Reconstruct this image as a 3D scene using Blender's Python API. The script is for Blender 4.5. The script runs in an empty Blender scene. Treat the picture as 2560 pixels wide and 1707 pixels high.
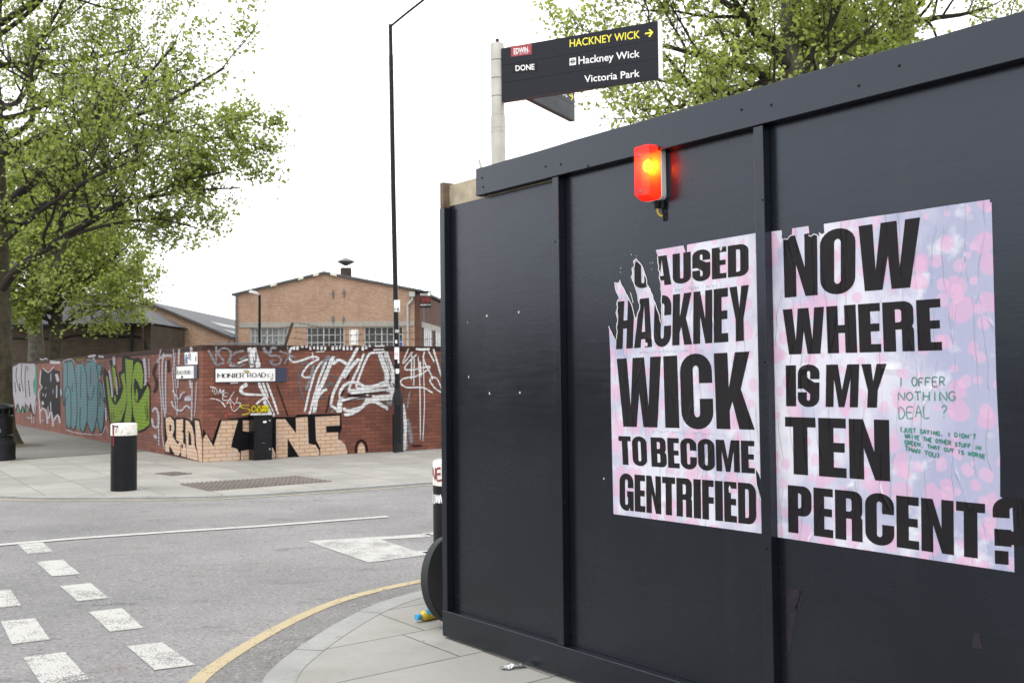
import bpy, math, random
import numpy as np
from mathutils import Vector, Matrix
from mathutils.geometry import delaunay_2d_cdt

SC = bpy.context.scene
COL = SC.collection
R = math.radians

# ------------------------------------------------------------------ camera, sky, sun, exposure
FPX, CX, CY, EYE = 2489.0, 1280.0, 853.5, 1.48          # focal length in photo pixels (35 mm lens)
PITCH, ROLL = R(2.17), -0.0105
cam = bpy.data.cameras.new('camera')
cam.lens, cam.sensor_width = 35.0, 36.0
cam.clip_start, cam.clip_end = 0.05, 2000
cam.dof.use_dof, cam.dof.focus_distance, cam.dof.aperture_fstop = True, 4.6, 7.1
cam_o = bpy.data.objects.new('camera', cam); COL.objects.link(cam_o)
cam_o.location = (0, 0, EYE)
CAMR = Matrix.Rotation(math.pi / 2 + PITCH, 3, 'X') @ Matrix.Rotation(ROLL, 3, 'Z')
cam_o.rotation_euler = CAMR.to_euler()
SC.camera = cam_o

SUN_EL, SUN_AZ = R(62), R(215)                          # azimuth clockwise from +Y
W = bpy.data.worlds.new('World'); SC.world = W; W.use_nodes = True
wn = W.node_tree; wn.nodes.clear()
sky = wn.nodes.new('ShaderNodeTexSky'); sky.sky_type = 'NISHITA'; sky.sun_disc = False
sky.sun_elevation, sky.sun_rotation = SUN_EL, SUN_AZ
sky.air_density, sky.dust_density, sky.ozone_density = 1.0, 2.0, 1.0
hs = wn.nodes.new('ShaderNodeHueSaturation'); hs.inputs['Saturation'].default_value = 0.3
bg = wn.nodes.new('ShaderNodeBackground'); bg.inputs['Strength'].default_value = 0.12
wo = wn.nodes.new('ShaderNodeOutputWorld')
wn.links.new(sky.outputs[0], hs.inputs['Color']); # a closed white cloud deck lies over the clear sky
cl = wn.nodes.new('ShaderNodeTexNoise'); cl.inputs['Scale'].default_value = 2.5; cl.inputs['Detail'].default_value = 5
cr_ = wn.nodes.new('ShaderNodeMix'); cr_.data_type = 'RGBA'; cr_.inputs[6].default_value = (4.4, 4.4, 4.45, 1); cr_.inputs[7].default_value = (5.6, 5.6, 5.6, 1)
wn.links.new(cl.outputs[0], cr_.inputs[0])
ov = wn.nodes.new('ShaderNodeMix'); ov.data_type = 'RGBA'; ov.inputs[0].default_value = .82
wn.links.new(hs.outputs[0], ov.inputs[6]); wn.links.new(cr_.outputs[2], ov.inputs[7]); wn.links.new(ov.outputs[2], bg.inputs['Color'])
wn.links.new(bg.outputs[0], wo.inputs['Surface'])
sl = bpy.data.lights.new('sun', 'SUN'); sl.energy = 0.5; sl.angle = R(28); sl.color = (1, .97, .93)
so = bpy.data.objects.new('sun', sl); COL.objects.link(so)
sd = Vector((math.sin(SUN_AZ) * math.cos(SUN_EL), math.cos(SUN_AZ) * math.cos(SUN_EL), math.sin(SUN_EL)))
so.rotation_euler = sd.to_track_quat('Z', 'Y').to_euler(); so.location = sd * 50
vs = SC.view_settings
vs.view_transform, vs.look, vs.exposure, vs.gamma, vs.use_curve_mapping = 'Standard', 'None', 1.88, 1.0, False
SC.cycles.transparent_max_bounces = 40
SC.cycles.max_bounces = 6

# ------------------------------------------------------------------ measuring: photo pixel -> point on a real surface
def ray(px, py): return CAMR @ Vector(((px - CX) / FPX, (CY - py) / FPX, -1.0))
def gnd(px, py, z=0.0):
    d = ray(px, py); t = (z - EYE) / d.z
    return (d.x * t, d.y * t)
def at_y(px, py, Y):
    d = ray(px, py); t = Y / d.y
    return Vector((d.x * t, Y, EYE + d.z * t))

class Frame:
    """upright plane: x runs along it, -y faces the viewer, z is up"""
    def __init__(s, ox, oy, dx, dy):
        l = math.hypot(dx, dy); s.o = (ox, oy); s.d = (dx / l, dy / l); s.n = (-dy / l, dx / l)
        s.ang = math.atan2(dy, dx)
    def px(s, px, py, off=0.0):
        d = ray(px, py)
        ox, oy = s.o[0] + s.n[0] * off, s.o[1] + s.n[1] * off
        k = (ox * s.n[0] + oy * s.n[1]) / (d.x * s.n[0] + d.y * s.n[1])
        x, y = d.x * k - s.o[0], d.y * k - s.o[1]
        return (x * s.d[0] + y * s.d[1], EYE + d.z * k)
    def world(s, x, y, z=0): return (s.o[0] + s.d[0] * x + s.n[0] * y, s.o[1] + s.d[1] * x + s.n[1] * y, z)

# crop -> photo pixel converters used while tracing
def crop(ox, oy, k): return lambda x, y: (ox + x / k, oy + y / k)
c3 = crop(480, 620, 2.8); c720 = crop(720, 850, 6.5333); c500 = crop(500, 860, 7.84); c380 = crop(380, 840, 4.9)
c150 = crop(150, 870, 6.816); c0 = crop(0, 880, 5.2265); c960 = crop(960, 700, 3.485)
cA = crop(1500, 540, 3.7326); cB = crop(1500, 930, 3.563); cC = crop(1900, 480, 3.2667); cD = crop(1900, 930, 2.8515)
c4 = crop(900, 0, 2.8); c5 = crop(0, 1180, 2.975); c6 = crop(600, 1180, 2.8)

# ------------------------------------------------------------------ objects
def tag(o, label=None, cat=None, group=None, kind=None):
    if label: o['label'] = label
    if cat: o['category'] = cat
    if group: o['group'] = group
    if kind: o['kind'] = kind
    return o
def thing(name, label, cat, loc=(0, 0, 0), rz=0.0, group=None):
    o = bpy.data.objects.new(name, None); COL.objects.link(o)
    o.empty_display_size = .2; o.location = loc; o.rotation_euler = (0, 0, rz)
    return tag(o, label, cat, group)
def dup(root, loc, rz, label=None):
    r = root.copy(); COL.objects.link(r); r.location = loc; r.rotation_euler = (0, 0, rz)
    if label: r['label'] = label
    for ch in root.children:
        c = ch.copy(); COL.objects.link(c); c.parent = r
        for g in ch.children:
            d = g.copy(); COL.objects.link(d); d.parent = c
    return r

class MB:
    def __init__(s): s.v, s.f, s.a = [], [], []
    def add(s, vs, fs, al=None):
        b = len(s.v); s.v += [tuple(p) for p in vs]; s.f += [tuple(b + i for i in f) for f in fs]
        s.a += list(al) if al is not None else [1.0] * len(vs)
        return s
    def box(s, x0, y0, z0, x1, y1, z1):
        return s.add([(x0, y0, z0), (x1, y0, z0), (x1, y1, z0), (x0, y1, z0), (x0, y0, z1), (x1, y0, z1), (x1, y1, z1), (x0, y1, z1)],
                     [(0, 3, 2, 1), (4, 5, 6, 7), (0, 1, 5, 4), (1, 2, 6, 5), (2, 3, 7, 6), (3, 0, 4, 7)])
    def hexa(s, b, t):           # bottom and top quads, counter-clockwise from above
        return s.add(list(b) + list(t), [(3, 2, 1, 0), (4, 5, 6, 7), (0, 1, 5, 4), (1, 2, 6, 5), (2, 3, 7, 6), (3, 0, 4, 7)])
    def prism(s, poly, z0, z1):  # poly counter-clockwise in xy
        n = len(poly)
        return s.add([(x, y, z0) for x, y in poly] + [(x, y, z1) for x, y in poly],
                     [tuple(range(n - 1, -1, -1)), tuple(range(n, 2 * n))] + [(i, (i + 1) % n, n + (i + 1) % n, n + i) for i in range(n)])
    def plate(s, poly, y0, y1):  # poly counter-clockwise in (x,z) seen from -y
        n = len(poly)
        return s.add([(x, y0, z) for x, z in poly] + [(x, y1, z) for x, z in poly],
                     [tuple(range(n)), tuple(range(2 * n - 1, n - 1, -1))] + [(i, n + i, n + (i + 1) % n, (i + 1) % n) for i in range(n)])
    def tube(s, pts, rad, n=8, cap=True):
        pts = [Vector(p) for p in pts]; m = len(pts)
        if not hasattr(rad, '__len__'): rad = [rad] * m
        vs, up = [], None
        for i, p in enumerate(pts):
            t = (pts[min(i + 1, m - 1)] - pts[max(i - 1, 0)])
            if t.length < 1e-9: t = Vector((0, 0, 1))
            t.normalize()
            if up is None: up = Vector((1, 0, 0)) if abs(t.x) < .9 else Vector((0, 1, 0))
            a = up - t * up.dot(t)
            if a.length < 1e-4: a = t.orthogonal()
            a.normalize(); up = a; b = t.cross(a)
            for k in range(n):
                q = 2 * math.pi * k / n
                vs.append(p + (a * math.cos(q) + b * math.sin(q)) * rad[i])
        fs = [(i * n + k, i * n + (k + 1) % n, (i + 1) * n + (k + 1) % n, (i + 1) * n + k) for i in range(m - 1) for k in range(n)]
        if cap: fs += [tuple(range(n - 1, -1, -1)), tuple(range((m - 1) * n, m * n))]
        return s.add(vs, fs)
    def lathe(s, prof, n=24, c=(0, 0, 0), axis=None):
        vs = []
        M = Vector((0, 0, 1)).rotation_difference(Vector(axis)).to_matrix() if axis else Matrix.Identity(3)
        for r, z in prof:
            for k in range(n):
                q = 2 * math.pi * k / n
                vs.append(M @ Vector((r * math.cos(q), r * math.sin(q), z)) + Vector(c))
        m = len(prof)
        fs = [(i * n + k, i * n + (k + 1) % n, (i + 1) * n + (k + 1) % n, (i + 1) * n + k) for i in range(m - 1) for k in range(n)]
        if prof[0][0] > 1e-6: fs.append(tuple(range(n - 1, -1, -1)))
        if prof[-1][0] > 1e-6: fs.append(tuple(range((m - 1) * n, m * n)))
        return s.add(vs, fs)
    def build(s, name, mat, parent=None, smooth=False, bev=0.0, loc=None, rz=0.0, label=None, uv=True):
        me = bpy.data.meshes.new(name); me.from_pydata(s.v, [], s.f); me.update()
        me.materials.append(mat)
        if any(a != 1.0 for a in s.a):
            at = me.attributes.new('a', 'FLOAT', 'POINT'); at.data.foreach_set('value', s.a)
        else:
            at = me.attributes.new('a', 'FLOAT', 'POINT'); at.data.foreach_set('value', [1.0] * len(s.v))
        if uv and len(me.polygons):
            box_uv(me)
        if smooth:
            me.polygons.foreach_set('use_smooth', [True] * len(me.polygons))
            try: me.set_sharp_from_angle(angle=R(42))
            except Exception: pass
        o = bpy.data.objects.new(name, me); COL.objects.link(o)
        if parent: o.parent = parent
        if loc: o.location = loc
        if rz: o.rotation_euler = (0, 0, rz)
        if bev:
            m = o.modifiers.new('bevel', 'BEVEL'); m.width = bev; m.segments = 2; m.limit_method = 'ANGLE'; m.angle_limit = R(40)
        if label: o['label'] = label
        return o

def box_uv(me):
    nv, nl, npz = len(me.vertices), len(me.loops), len(me.polygons)
    co = np.empty(nv * 3, np.float32); me.vertices.foreach_get('co', co); co = co.reshape(-1, 3)
    li = np.empty(nl, np.int32); me.loops.foreach_get('vertex_index', li)
    no = np.empty(npz * 3, np.float32); me.polygons.foreach_get('normal', no); no = np.abs(no.reshape(-1, 3))
    tot = np.empty(npz, np.int32); me.polygons.foreach_get('loop_total', tot)
    ln = np.repeat(no, tot, axis=0); p = co[li]
    uvv = np.empty((nl, 2), np.float32)
    z = (ln[:, 2] > ln[:, 0]) & (ln[:, 2] > ln[:, 1]); x = ~z & (ln[:, 0] > ln[:, 1]); y = ~z & ~x
    uvv[z] = p[z][:, [0, 1]]; uvv[x] = p[x][:, [1, 2]]; uvv[y] = p[y][:, [0, 2]]
    u = me.uv_layers.new(name='UVMap'); u.data.foreach_set('uv', uvv.ravel())

# ------------------------------------------------------------------ flat shapes (lettering, paint, paper)
def inside(P, loop):
    x, y = P[:, 0], P[:, 1]; r = np.zeros(len(P), bool); n = len(loop)
    for i in range(n):
        x0, y0 = loop[i]; x1, y1 = loop[(i + 1) % n]
        if y0 == y1: continue
        c = ((y0 > y) != (y1 > y)) & (x < (x1 - x0) * (y - y0) / (y1 - y0) + x0); r ^= c
    return r
def region(ops, clip=None):
    """ops: list of ('+'|'-', loop) applied in order; clip: a loop. returns 2d verts, triangles"""
    V, E = [], []
    def put(l):
        b = len(V); V.extend(Vector(p) for p in l); E.extend((b + i, b + (i + 1) % len(l)) for i in range(len(l)))
    for _, l in ops: put(l)
    if clip: put(clip)
    r = delaunay_2d_cdt(V, E, [], 0, 1e-6)
    vs = np.array([(v.x, v.y) for v in r[0]]); fs = [f for f in r[2] if len(f) == 3]
    if not fs: return [], []
    C = np.array([vs[list(f)].mean(0) for f in fs]); st = np.zeros(len(fs), bool)
    for s, l in ops:
        q = inside(C, l); st = (st | q) if s == '+' else (st & ~q)
    if clip: st &= inside(C, clip)
    return vs, [f for f, k in zip(fs, st) if k]
def flat(mb, ops, y, clip=None):
    vs, fs = region(ops, clip)
    if len(fs) == 0: return
    out = []
    for f in fs:
        a, b, c = (vs[i] for i in f)
        out.append(f if (b[0] - a[0]) * (c[1] - a[1]) - (b[1] - a[1]) * (c[0] - a[0]) > 0 else (f[0], f[2], f[1]))
    used = sorted({i for f in out for i in f}); mp = {i: k for k, i in enumerate(used)}
    mb.add([(vs[i][0], y, vs[i][1]) for i in used], [tuple(mp[i] for i in f) for f in out])
def spline(pts, sub=4):
    if len(pts) < 3:
        a, b = pts; return [(a[0] + (b[0] - a[0]) * i / 6, a[1] + (b[1] - a[1]) * i / 6) for i in range(7)] if len(a) == 2 else [tuple(a), tuple(b)]
    P = [np.array(p, float) for p in pts]; P = [2 * P[0] - P[1]] + P + [2 * P[-1] - P[-2]]; out = []
    for i in range(1, len(P) - 2):
        for k in range(sub):
            t = k / sub
            out.append(.5 * ((2 * P[i]) + (-P[i - 1] + P[i + 1]) * t + (2 * P[i - 1] - 5 * P[i] + 4 * P[i + 1] - P[i + 2]) * t * t + (-P[i - 1] + 3 * P[i] - 3 * P[i + 1] + P[i + 2]) * t ** 3))
    return [tuple(p) for p in out] + [tuple(P[-2])]
def ribbon(mb, pts, w, y, soft=.35, amax=1.0, taper=False, sub=4):
    """a painted stroke: soft edges fade through the vertex attribute 'a'"""
    pts = [np.array(p, float) for p in spline(pts, sub)]; m = len(pts)
    vs, al, fs = [], [], []
    for i, p in enumerate(pts):
        t = pts[min(i + 1, m - 1)] - pts[max(i - 1, 0)]; l = np.hypot(*t)
        t = t / l if l > 1e-9 else np.array([1., 0]); n = np.array([-t[1], t[0]])
        ww = (w[0] + (w[1] - w[0]) * i / (m - 1)) if isinstance(w, tuple) else w
        e = amax * (0 if soft > 0 and i in (0, m - 1) else 1)
        for q, a in ((-.5, 0 if soft > 0 else e), (-.5 + soft * .5, e), (.5 - soft * .5, e), (.5, 0 if soft > 0 else e)):
            pp = p + n * q * ww; vs.append((pp[0], y, pp[1])); al.append(a)
    for i in range(m - 1):
        for k in range(3):
            b = i * 4 + k; fs.append((b, b + 4, b + 5, b + 1)[::-1])
    mb.add(vs, fs, al)

# heavy condensed capitals, drawn in a w x 1 box
def rc(x0, y0, x1, y1): return [(x0, y0), (x1, y0), (x1, y1), (x0, y1)]
def rr(x0, y0, x1, y1, rx, ry, corners='1111'):   # corners: bl br tr tl
    out = []
    for k, (cx_, cy_, a0) in enumerate(((x0 + rx, y0 + ry, 180), (x1 - rx, y0 + ry, 270), (x1 - rx, y1 - ry, 0), (x0 + rx, y1 - ry, 90))):
        if corners[k] == '1':
            for q in range(7):
                a = R(a0 + 15 * q); out.append((cx_ + rx * math.cos(a), cy_ + ry * math.sin(a)))
        else: out.append(((x0, y0), (x1, y0), (x1, y1), (x0, y1))[k])
    return out
def glyph(ch):
    P, M = '+', '-'
    wd = dict(A=.70, B=.66, C=.65, D=.66, E=.48, F=.46, G=.66, H=.68, I=.30, K=.70, M=.88, N=.66, O=.65, P=.61, R=.66, S=.62, T=.56, U=.65, W=1.02, Y=.64)
    wd['?'] = .62
    w = wd[ch]; s = .265; k = w * .5
    O = lambda: [(P, rr(0, -.012, w, 1.012, k * .98, .24)), (M, rr(s, .15, w - s, .85, (w - 2 * s) * .5, .06))]
    S = lambda pts: [(x * w, y) for x, y in pts]
    if ch == 'A': g = [(P, S([(0, 0), (.24, 1), (.76, 1), (1, 0), (.63, 0), (.61, .17), (.39, .17), (.37, 0)])), (M, S([(.405, .32), (.595, .32), (.5, .86)]))]
    elif ch == 'B': g = [(P, rr(0, .46, w * .97, 1, k * .6, .17, '0110')), (P, rr(0, 0, w, .55, k * .6, .18, '0110')), (M, rr(s, .61, w - s, .845, .05, .05, '0110')), (M, rr(s, .15, w - s, .45, .05, .05, '0110'))]
    elif ch == 'C': g = O() + [(M, rc(s, .40, w + .1, .61))]
    elif ch == 'D': g = [(P, rr(0, 0, w, 1, k * .85, .22, '0110')), (M, rr(s, .15, w - s, .85, .06, .06, '0110'))]
    elif ch == 'E': g = [(P, rc(0, 0, w, 1)), (M, rc(s, .165, w + .1, .425)), (M, rc(s, .585, w + .1, .835)), (M, rc(w * .95, .4, w + .1, .6))]
    elif ch == 'F': g = [(P, rc(0, 0, w, 1)), (M, rc(s, -.1, w + .1, .41)), (M, rc(s, .575, w + .1, .835))]
    elif ch == 'G': g = O() + [(M, rc(s, .50, w + .1, .62)), (P, rc(w * .54, .37, w, .53)), (P, rc(w - s * .95, .0, w, .53)), (M, [(w * .60, -.1), (w * .78, -.1), (w * .72, .09), (w * .66, .02)])]
    elif ch == 'H': g = [(P, rc(0, 0, w, 1)), (M, rc(s, -.1, w - s, .42)), (M, rc(s, .59, w - s, 1.1))]
    elif ch == 'I': g = [(P, rc(0, 0, w, 1))]
    elif ch == 'K': g = [(P, rc(0, 0, s, 1)), (P, S([(.3, .36), (.58, 1), (.97, 1), (.70, .52), (1.02, 0), (.62, 0), (.46, .36), (.38, .24)]))]
    elif ch == 'M': g = [(P, S([(0, 0), (0, 1), (.36, 1), (.5, .40), (.64, 1), (1, 1), (1, 0), (.75, 0), (.75, .66), (.59, 0), (.41, 0), (.25, .66), (.25, 0)]))]
    elif ch == 'N': g = [(P, S([(0, 0), (0, 1), (.36, 1), (.63, .46), (.63, 1), (1, 1), (1, 0), (.64, 0), (.37, .52), (.37, 0)]))]
    elif ch == 'O': g = O()
    elif ch == 'P': g = [(P, rr(0, .37, w, 1, k * .7, .2, '0110')), (P, rc(0, 0, s, 1)), (M, rr(s, .53, w - s, .845, .05, .06, '0110'))]
    elif ch == 'R': g = [(P, rr(0, .42, w * .98, 1, k * .65, .17, '0110')), (P, rr(0, 0, w * .98, .53, k * .45, .12, '0010')), (P, rc(0, 0, s, 1)), (M, rr(s, .585, w - s, .845, .05, .06, '0110')), (M, rc(s, -.1, w - s, .44))]
    elif ch == 'S': g = [(P, rr(0, -.012, w, 1.012, k * .95, .22)), (M, rr(s, .62, w - s, .86, .05, .05)), (M, rc(s * 1.2, .58, w + .1, .66)), (M, rr(s, .14, w - s, .40, .05, .05)), (M, rc(-.1, .345, w - s * 1.2, .43)),
                         (P, S([(0, .60), (.10, .50), (.58, .30), (.58, .44), (1, .36), (.97, .46), (.86, .55), (.42, .70), (.3, .74)]))]
    elif ch == 'T': g = [(P, rc(0, .83, w, 1)), (P, rc(k - s * .5, 0, k + s * .5, 1))]
    elif ch == 'U': g = [(P, rr(0, -.012, w, 1, k * .95, .22, '1100')), (M, rr(s, .15, w - s, 1.1, (w - 2 * s) * .5, .06, '1100'))]
    elif ch == 'W': g = [(P, S([(0, 1), (.235, 1), (.30, .30), (.37, 1), (.63, 1), (.70, .30), (.765, 1), (1, 1), (.88, 0), (.575, 0), (.50, .50), (.425, 0), (.12, 0)]))]
    elif ch == 'Y': g = [(P, S([(0, 1), (.39, 1), (.5, .60), (.61, 1), (1, 1), (.70, .40), (.70, 0), (.30, 0), (.30, .40)]))]
    else: g = [(P, rr(0, .30, w, 1, k * .85, .2)), (M, rr(s, .50, w * .58, .85, .04, .05)), (M, rc(-.1, .25, s, .69)), (M, rc(s, .25, w * .44, .54)), (P, rc(.02, .27, w * .46, .52)), (M, rc(-.1, .52, w * .42, .69)), (P, rc(.02, 0, w * .38, .20))]
    return w, g
def bil(q, u, v):   # q = TL TR BR BL
    a = (1 - u) * (1 - v); b = u * (1 - v); c = u * v; d = (1 - u) * v
    return (q[3][0] * a + q[2][0] * b + q[1][0] * c + q[0][0] * d, q[3][1] * a + q[2][1] * b + q[1][1] * c + q[0][1] * d)
def heavy(mb, word, quad, y, clip=None, gap=.05):
    gl, x = [], 0
    for ch in word:
        if ch == ' ': x += .13; continue
        w, g = glyph(ch); gl.append((x, g)); x += w + gap
    x -= gap
    for x0, g in gl:
        flat(mb, [(s, [bil(quad, (x0 + px) / x, py) for px, py in dense(l)]) for s, l in g], y, clip)
def dense(l): return l

# single-line capitals for handwriting, sprayed tags and (with broad stems) the enamel street names
STK = dict(A=[[(0, 0), (.5, 1), (1, 0)], [(.2, .38), (.8, .38)]], B=[[(0, 0), (0, 1), (.7, .95), (.75, .6), (0, .52), (.85, .45), (.9, .1), (0, 0)]], C=[[(.95, .85), (.5, 1), (.08, .75), (.08, .25), (.5, 0), (.95, .15)]],
           D=[[(0, 0), (0, 1), (.6, .95), (.95, .6), (.95, .4), (.6, .05), (0, 0)]], E=[[(.9, 1), (0, 1), (0, 0), (.9, 0)], [(0, .52), (.7, .52)]], F=[[(.9, 1), (0, 1), (0, 0)], [(0, .52), (.7, .52)]],
           G=[[(.95, .85), (.5, 1), (.08, .75), (.08, .25), (.5, 0), (.95, .15), (.95, .45), (.6, .45)]], H=[[(0, 0), (0, 1)], [(1, 0), (1, 1)], [(0, .5), (1, .5)]], I=[[(.5, 0), (.5, 1)]], J=[[(.8, 1), (.8, .2), (.5, 0), (.1, .15)]],
           K=[[(0, 0), (0, 1)], [(.9, 1), (.05, .5), (.95, 0)]], L=[[(0, 1), (0, 0), (.85, 0)]], M=[[(0, 0), (0, 1), (.5, .35), (1, 1), (1, 0)]], N=[[(0, 0), (0, 1), (1, 0), (1, 1)]],
           O=[[(.5, 1), (.1, .8), (0, .5), (.1, .2), (.5, 0), (.9, .2), (1, .5), (.9, .8), (.5, 1)]], P=[[(0, 0), (0, 1), (.75, .95), (.85, .7), (.7, .48), (0, .45)]], R=[[(0, 0), (0, 1), (.75, .95), (.85, .72), (.7, .5), (0, .47)], [(.4, .47), (.95, 0)]],
           S=[[(.9, .88), (.5, 1), (.1, .78), (.4, .55), (.8, .4), (.85, .15), (.45, 0), (.05, .12)]], T=[[(0, 1), (1, 1)], [(.5, 1), (.5, 0)]], U=[[(0, 1), (0, .25), (.4, 0), (.8, .15), (1, .4), (1, 1)]], V=[[(0, 1), (.5, 0), (1, 1)]],
           W=[[(0, 1), (.25, 0), (.5, .7), (.75, 0), (1, 1)]], X=[[(0, 0), (1, 1)], [(0, 1), (1, 0)]], Y=[[(0, 1), (.5, .5), (1, 1)], [(.5, .5), (.5, 0)]])
STK['?'] = [[(.1, .8), (.5, 1), (.9, .75), (.5, .45), (.45, .3)], [(.45, .06), (.47, 0)]]; STK['('] = [[(.7, 1.1), (.35, .5), (.7, -.1)]]; STK[')'] = [[(.3, 1.1), (.65, .5), (.3, -.1)]]
STK[','] = [[(.5, .1), (.35, -.15)]]; STK["'"] = [[(.5, 1.05), (.5, .8)]]; STK['.'] = [[(.4, .05), (.5, 0)]]; STK['3'] = [[(.1, 1), (.8, 1), (.4, .6), (.85, .35), (.5, 0), (.05, .1)]]
def hand(mb, text, quad, w, y, rnd, jit=.06, al=1.0):
    n = len(text); cw = 1 / n
    for i, ch in enumerate(text):
        if ch == ' ': continue
        dy, sc = rnd.uniform(-jit, jit), rnd.uniform(.9, 1.05)
        for st in STK[ch]:
            ribbon(mb, [bil(quad, cw * (i + .08 + .74 * (x + rnd.uniform(-jit, jit) * .5)), yy * sc + dy) for x, yy in st], w, y, 0, al, sub=2)
def serif(mb, text, quad, y, stem=.17, thin=.05, widths=None):
    """broad-nib roman capitals: upright strokes heavy, level strokes light, serifs at the feet"""
    wd = {'M': 1.15, 'I': .45, 'E': .72, 'O': 1.0, 'N': 1.0, 'R': .85, 'A': .98, 'D': .95, 'C': .9, 'H': 1.0, 'W': 1.4, ' ': .55, '.': .3, '3': .5, 'e': .5}
    wd.update(widths or {})
    tot = sum(wd.get(c, .8) + .22 for c in text) - .22; x = 0; ops = []
    H = .5 * (abs(quad[0][1] - quad[3][1]) + abs(quad[1][1] - quad[2][1]))
    for ch in text:
        w = wd.get(ch, .8); small = .6 if ch in 'e3.' else 1.0; key = 'E' if ch == 'e' else ch
        for st in ([] if ch == ' ' else STK[key]):
            pts = [np.array(p) for p in (spline(st, 3) if key in 'OCDRS3' else st)]
            for a, b in zip(pts[:-1], pts[1:]):
                A = np.array(bil(quad, (x + a[0] * w) / tot, a[1] * small)); B = np.array(bil(quad, (x + b[0] * w) / tot, b[1] * small))
                d = B - A; l = np.hypot(*d)
                if l < 1e-9: continue
                d /= l; up = abs(d[1]); th = H * (thin + (stem - thin) * (up ** 2 if not (key in 'MNAW' and d[0] * d[1] > 0 and up < .999) else .12)); n = np.array([-d[1], d[0]]) * th * .5; e = d * th * .15
                ops.append(('+', [tuple(A - n - e), tuple(B - n + e), tuple(B + n + e), tuple(A + n - e)]))
            for p in (st[0], st[-1]):
                if key in 'MNIERHADW' and p[1] in (0, 1):
                    c_ = np.array(bil(quad, (x + p[0] * w) / tot, p[1] * small)); hw, hh = H * .15, H * thin * .5; sg = 1 if p[1] == 0 else -1
                    ops.append(('+', [(c_[0] - hw, c_[1]), (c_[0] + hw, c_[1]), (c_[0] + hw, c_[1] + 2 * hh * sg), (c_[0] - hw, c_[1] + 2 * hh * sg)][::sg]))
        x += w + .22
    flat(mb, ops, y)

_dg = None
def text_pts(s, bold=0.0):
    cu = bpy.data.curves.new('lettering', 'FONT'); cu.body = s; cu.size = 1.0; cu.offset = bold; cu.resolution_u = 3
    o = bpy.data.objects.new('lettering', cu); COL.objects.link(o)
    dg = bpy.context.evaluated_depsgraph_get(); me = bpy.data.meshes.new_from_object(o.evaluated_get(dg))
    v = [(p.co.x, p.co.y) for p in me.vertices]; f = [tuple(p.vertices) for p in me.polygons]
    bpy.data.objects.remove(o); bpy.data.meshes.remove(me); bpy.data.curves.remove(cu)
    return v, f
CAPH = None
def sans(mb, s, quad, y, bold=0.012):
    global CAPH
    if CAPH is None: CAPH = max(p[1] for p in text_pts('H')[0])
    v, f = text_pts(s, bold); x0, x1 = min(p[0] for p in v), max(p[0] for p in v)
    out = []
    for t in f:
        out.append(t)
    mb.add([(lambda q: (q[0], y, q[1]))(bil(quad, (p[0] - x0) / (x1 - x0), p[1] / CAPH)) for p in v], out)

# ------------------------------------------------------------------ materials
def new_mat(name):
    m = bpy.data.materials.new(name); m.use_nodes = True; nt = m.node_tree; nt.nodes.clear()
    out = nt.nodes.new('ShaderNodeOutputMaterial'); b = nt.nodes.new('ShaderNodeBsdfPrincipled')
    nt.links.new(b.outputs[0], out.inputs['Surface']); return m, nt, b, out
class NT:
    def __init__(s, nt): s.nt = nt
    def n(s, t, **kw):
        nd = s.nt.nodes.new('ShaderNode' + t); ins = kw.pop('i', {})
        for k, v in kw.items(): setattr(nd, k, v)
        for k, v in ins.items(): s.set(nd.inputs[k], v)
        return nd
    def set(s, sock, v):
        if hasattr(v, 'links') or isinstance(v, bpy.types.NodeSocket): s.nt.links.new(v, sock)
        else: sock.default_value = (tuple(v) + (1,)) if isinstance(v, (tuple, list)) and len(v) == 3 and sock.type == 'RGBA' else v
    def mix(s, a, b, f, mode='MIX'):
        nd = s.nt.nodes.new('ShaderNodeMix'); nd.data_type = 'RGBA'; nd.blend_type = mode
        s.set(nd.inputs[0], f); s.set(nd.inputs[6], a); s.set(nd.inputs[7], b); return nd.outputs[2]
    def math(s, op, a, b=0.0, clamp=False):
        nd = s.nt.nodes.new('ShaderNodeMath'); nd.operation = op; nd.use_clamp = clamp; s.set(nd.inputs[0], a); s.set(nd.inputs[1], b); return nd.outputs[0]
    def ramp(s, v, lo, hi, a=0.0, b=1.0):
        nd = s.nt.nodes.new('ShaderNodeMapRange'); nd.clamp = True
        s.set(nd.inputs[0], v); s.set(nd.inputs[1], lo); s.set(nd.inputs[2], hi); s.set(nd.inputs[3], a); s.set(nd.inputs[4], b); return nd.outputs[0]
    def coord(s, kind='Object', scale=(1, 1, 1), rot=0.0, loc=(0, 0, 0)):
        c = s.n('TexCoord'); m = s.n('Mapping'); m.inputs['Scale'].default_value = scale; m.inputs['Rotation'].default_value = (0, 0, rot); m.inputs['Location'].default_value = loc
        s.nt.links.new(c.outputs[kind], m.inputs['Vector']); return m.outputs[0]
    def noise(s, vec, sc, det=4, rough=.55): return s.n('TexNoise', i={'Vector': vec, 'Scale': sc, 'Detail': det, 'Roughness': rough}).outputs[0]
    def bump(s, b, h, st=.3, dist=.01):
        nd = s.n('Bump', i={'Height': h, 'Strength': st, 'Distance': dist}); s.nt.links.new(nd.outputs[0], b.inputs['Normal'])

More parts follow.
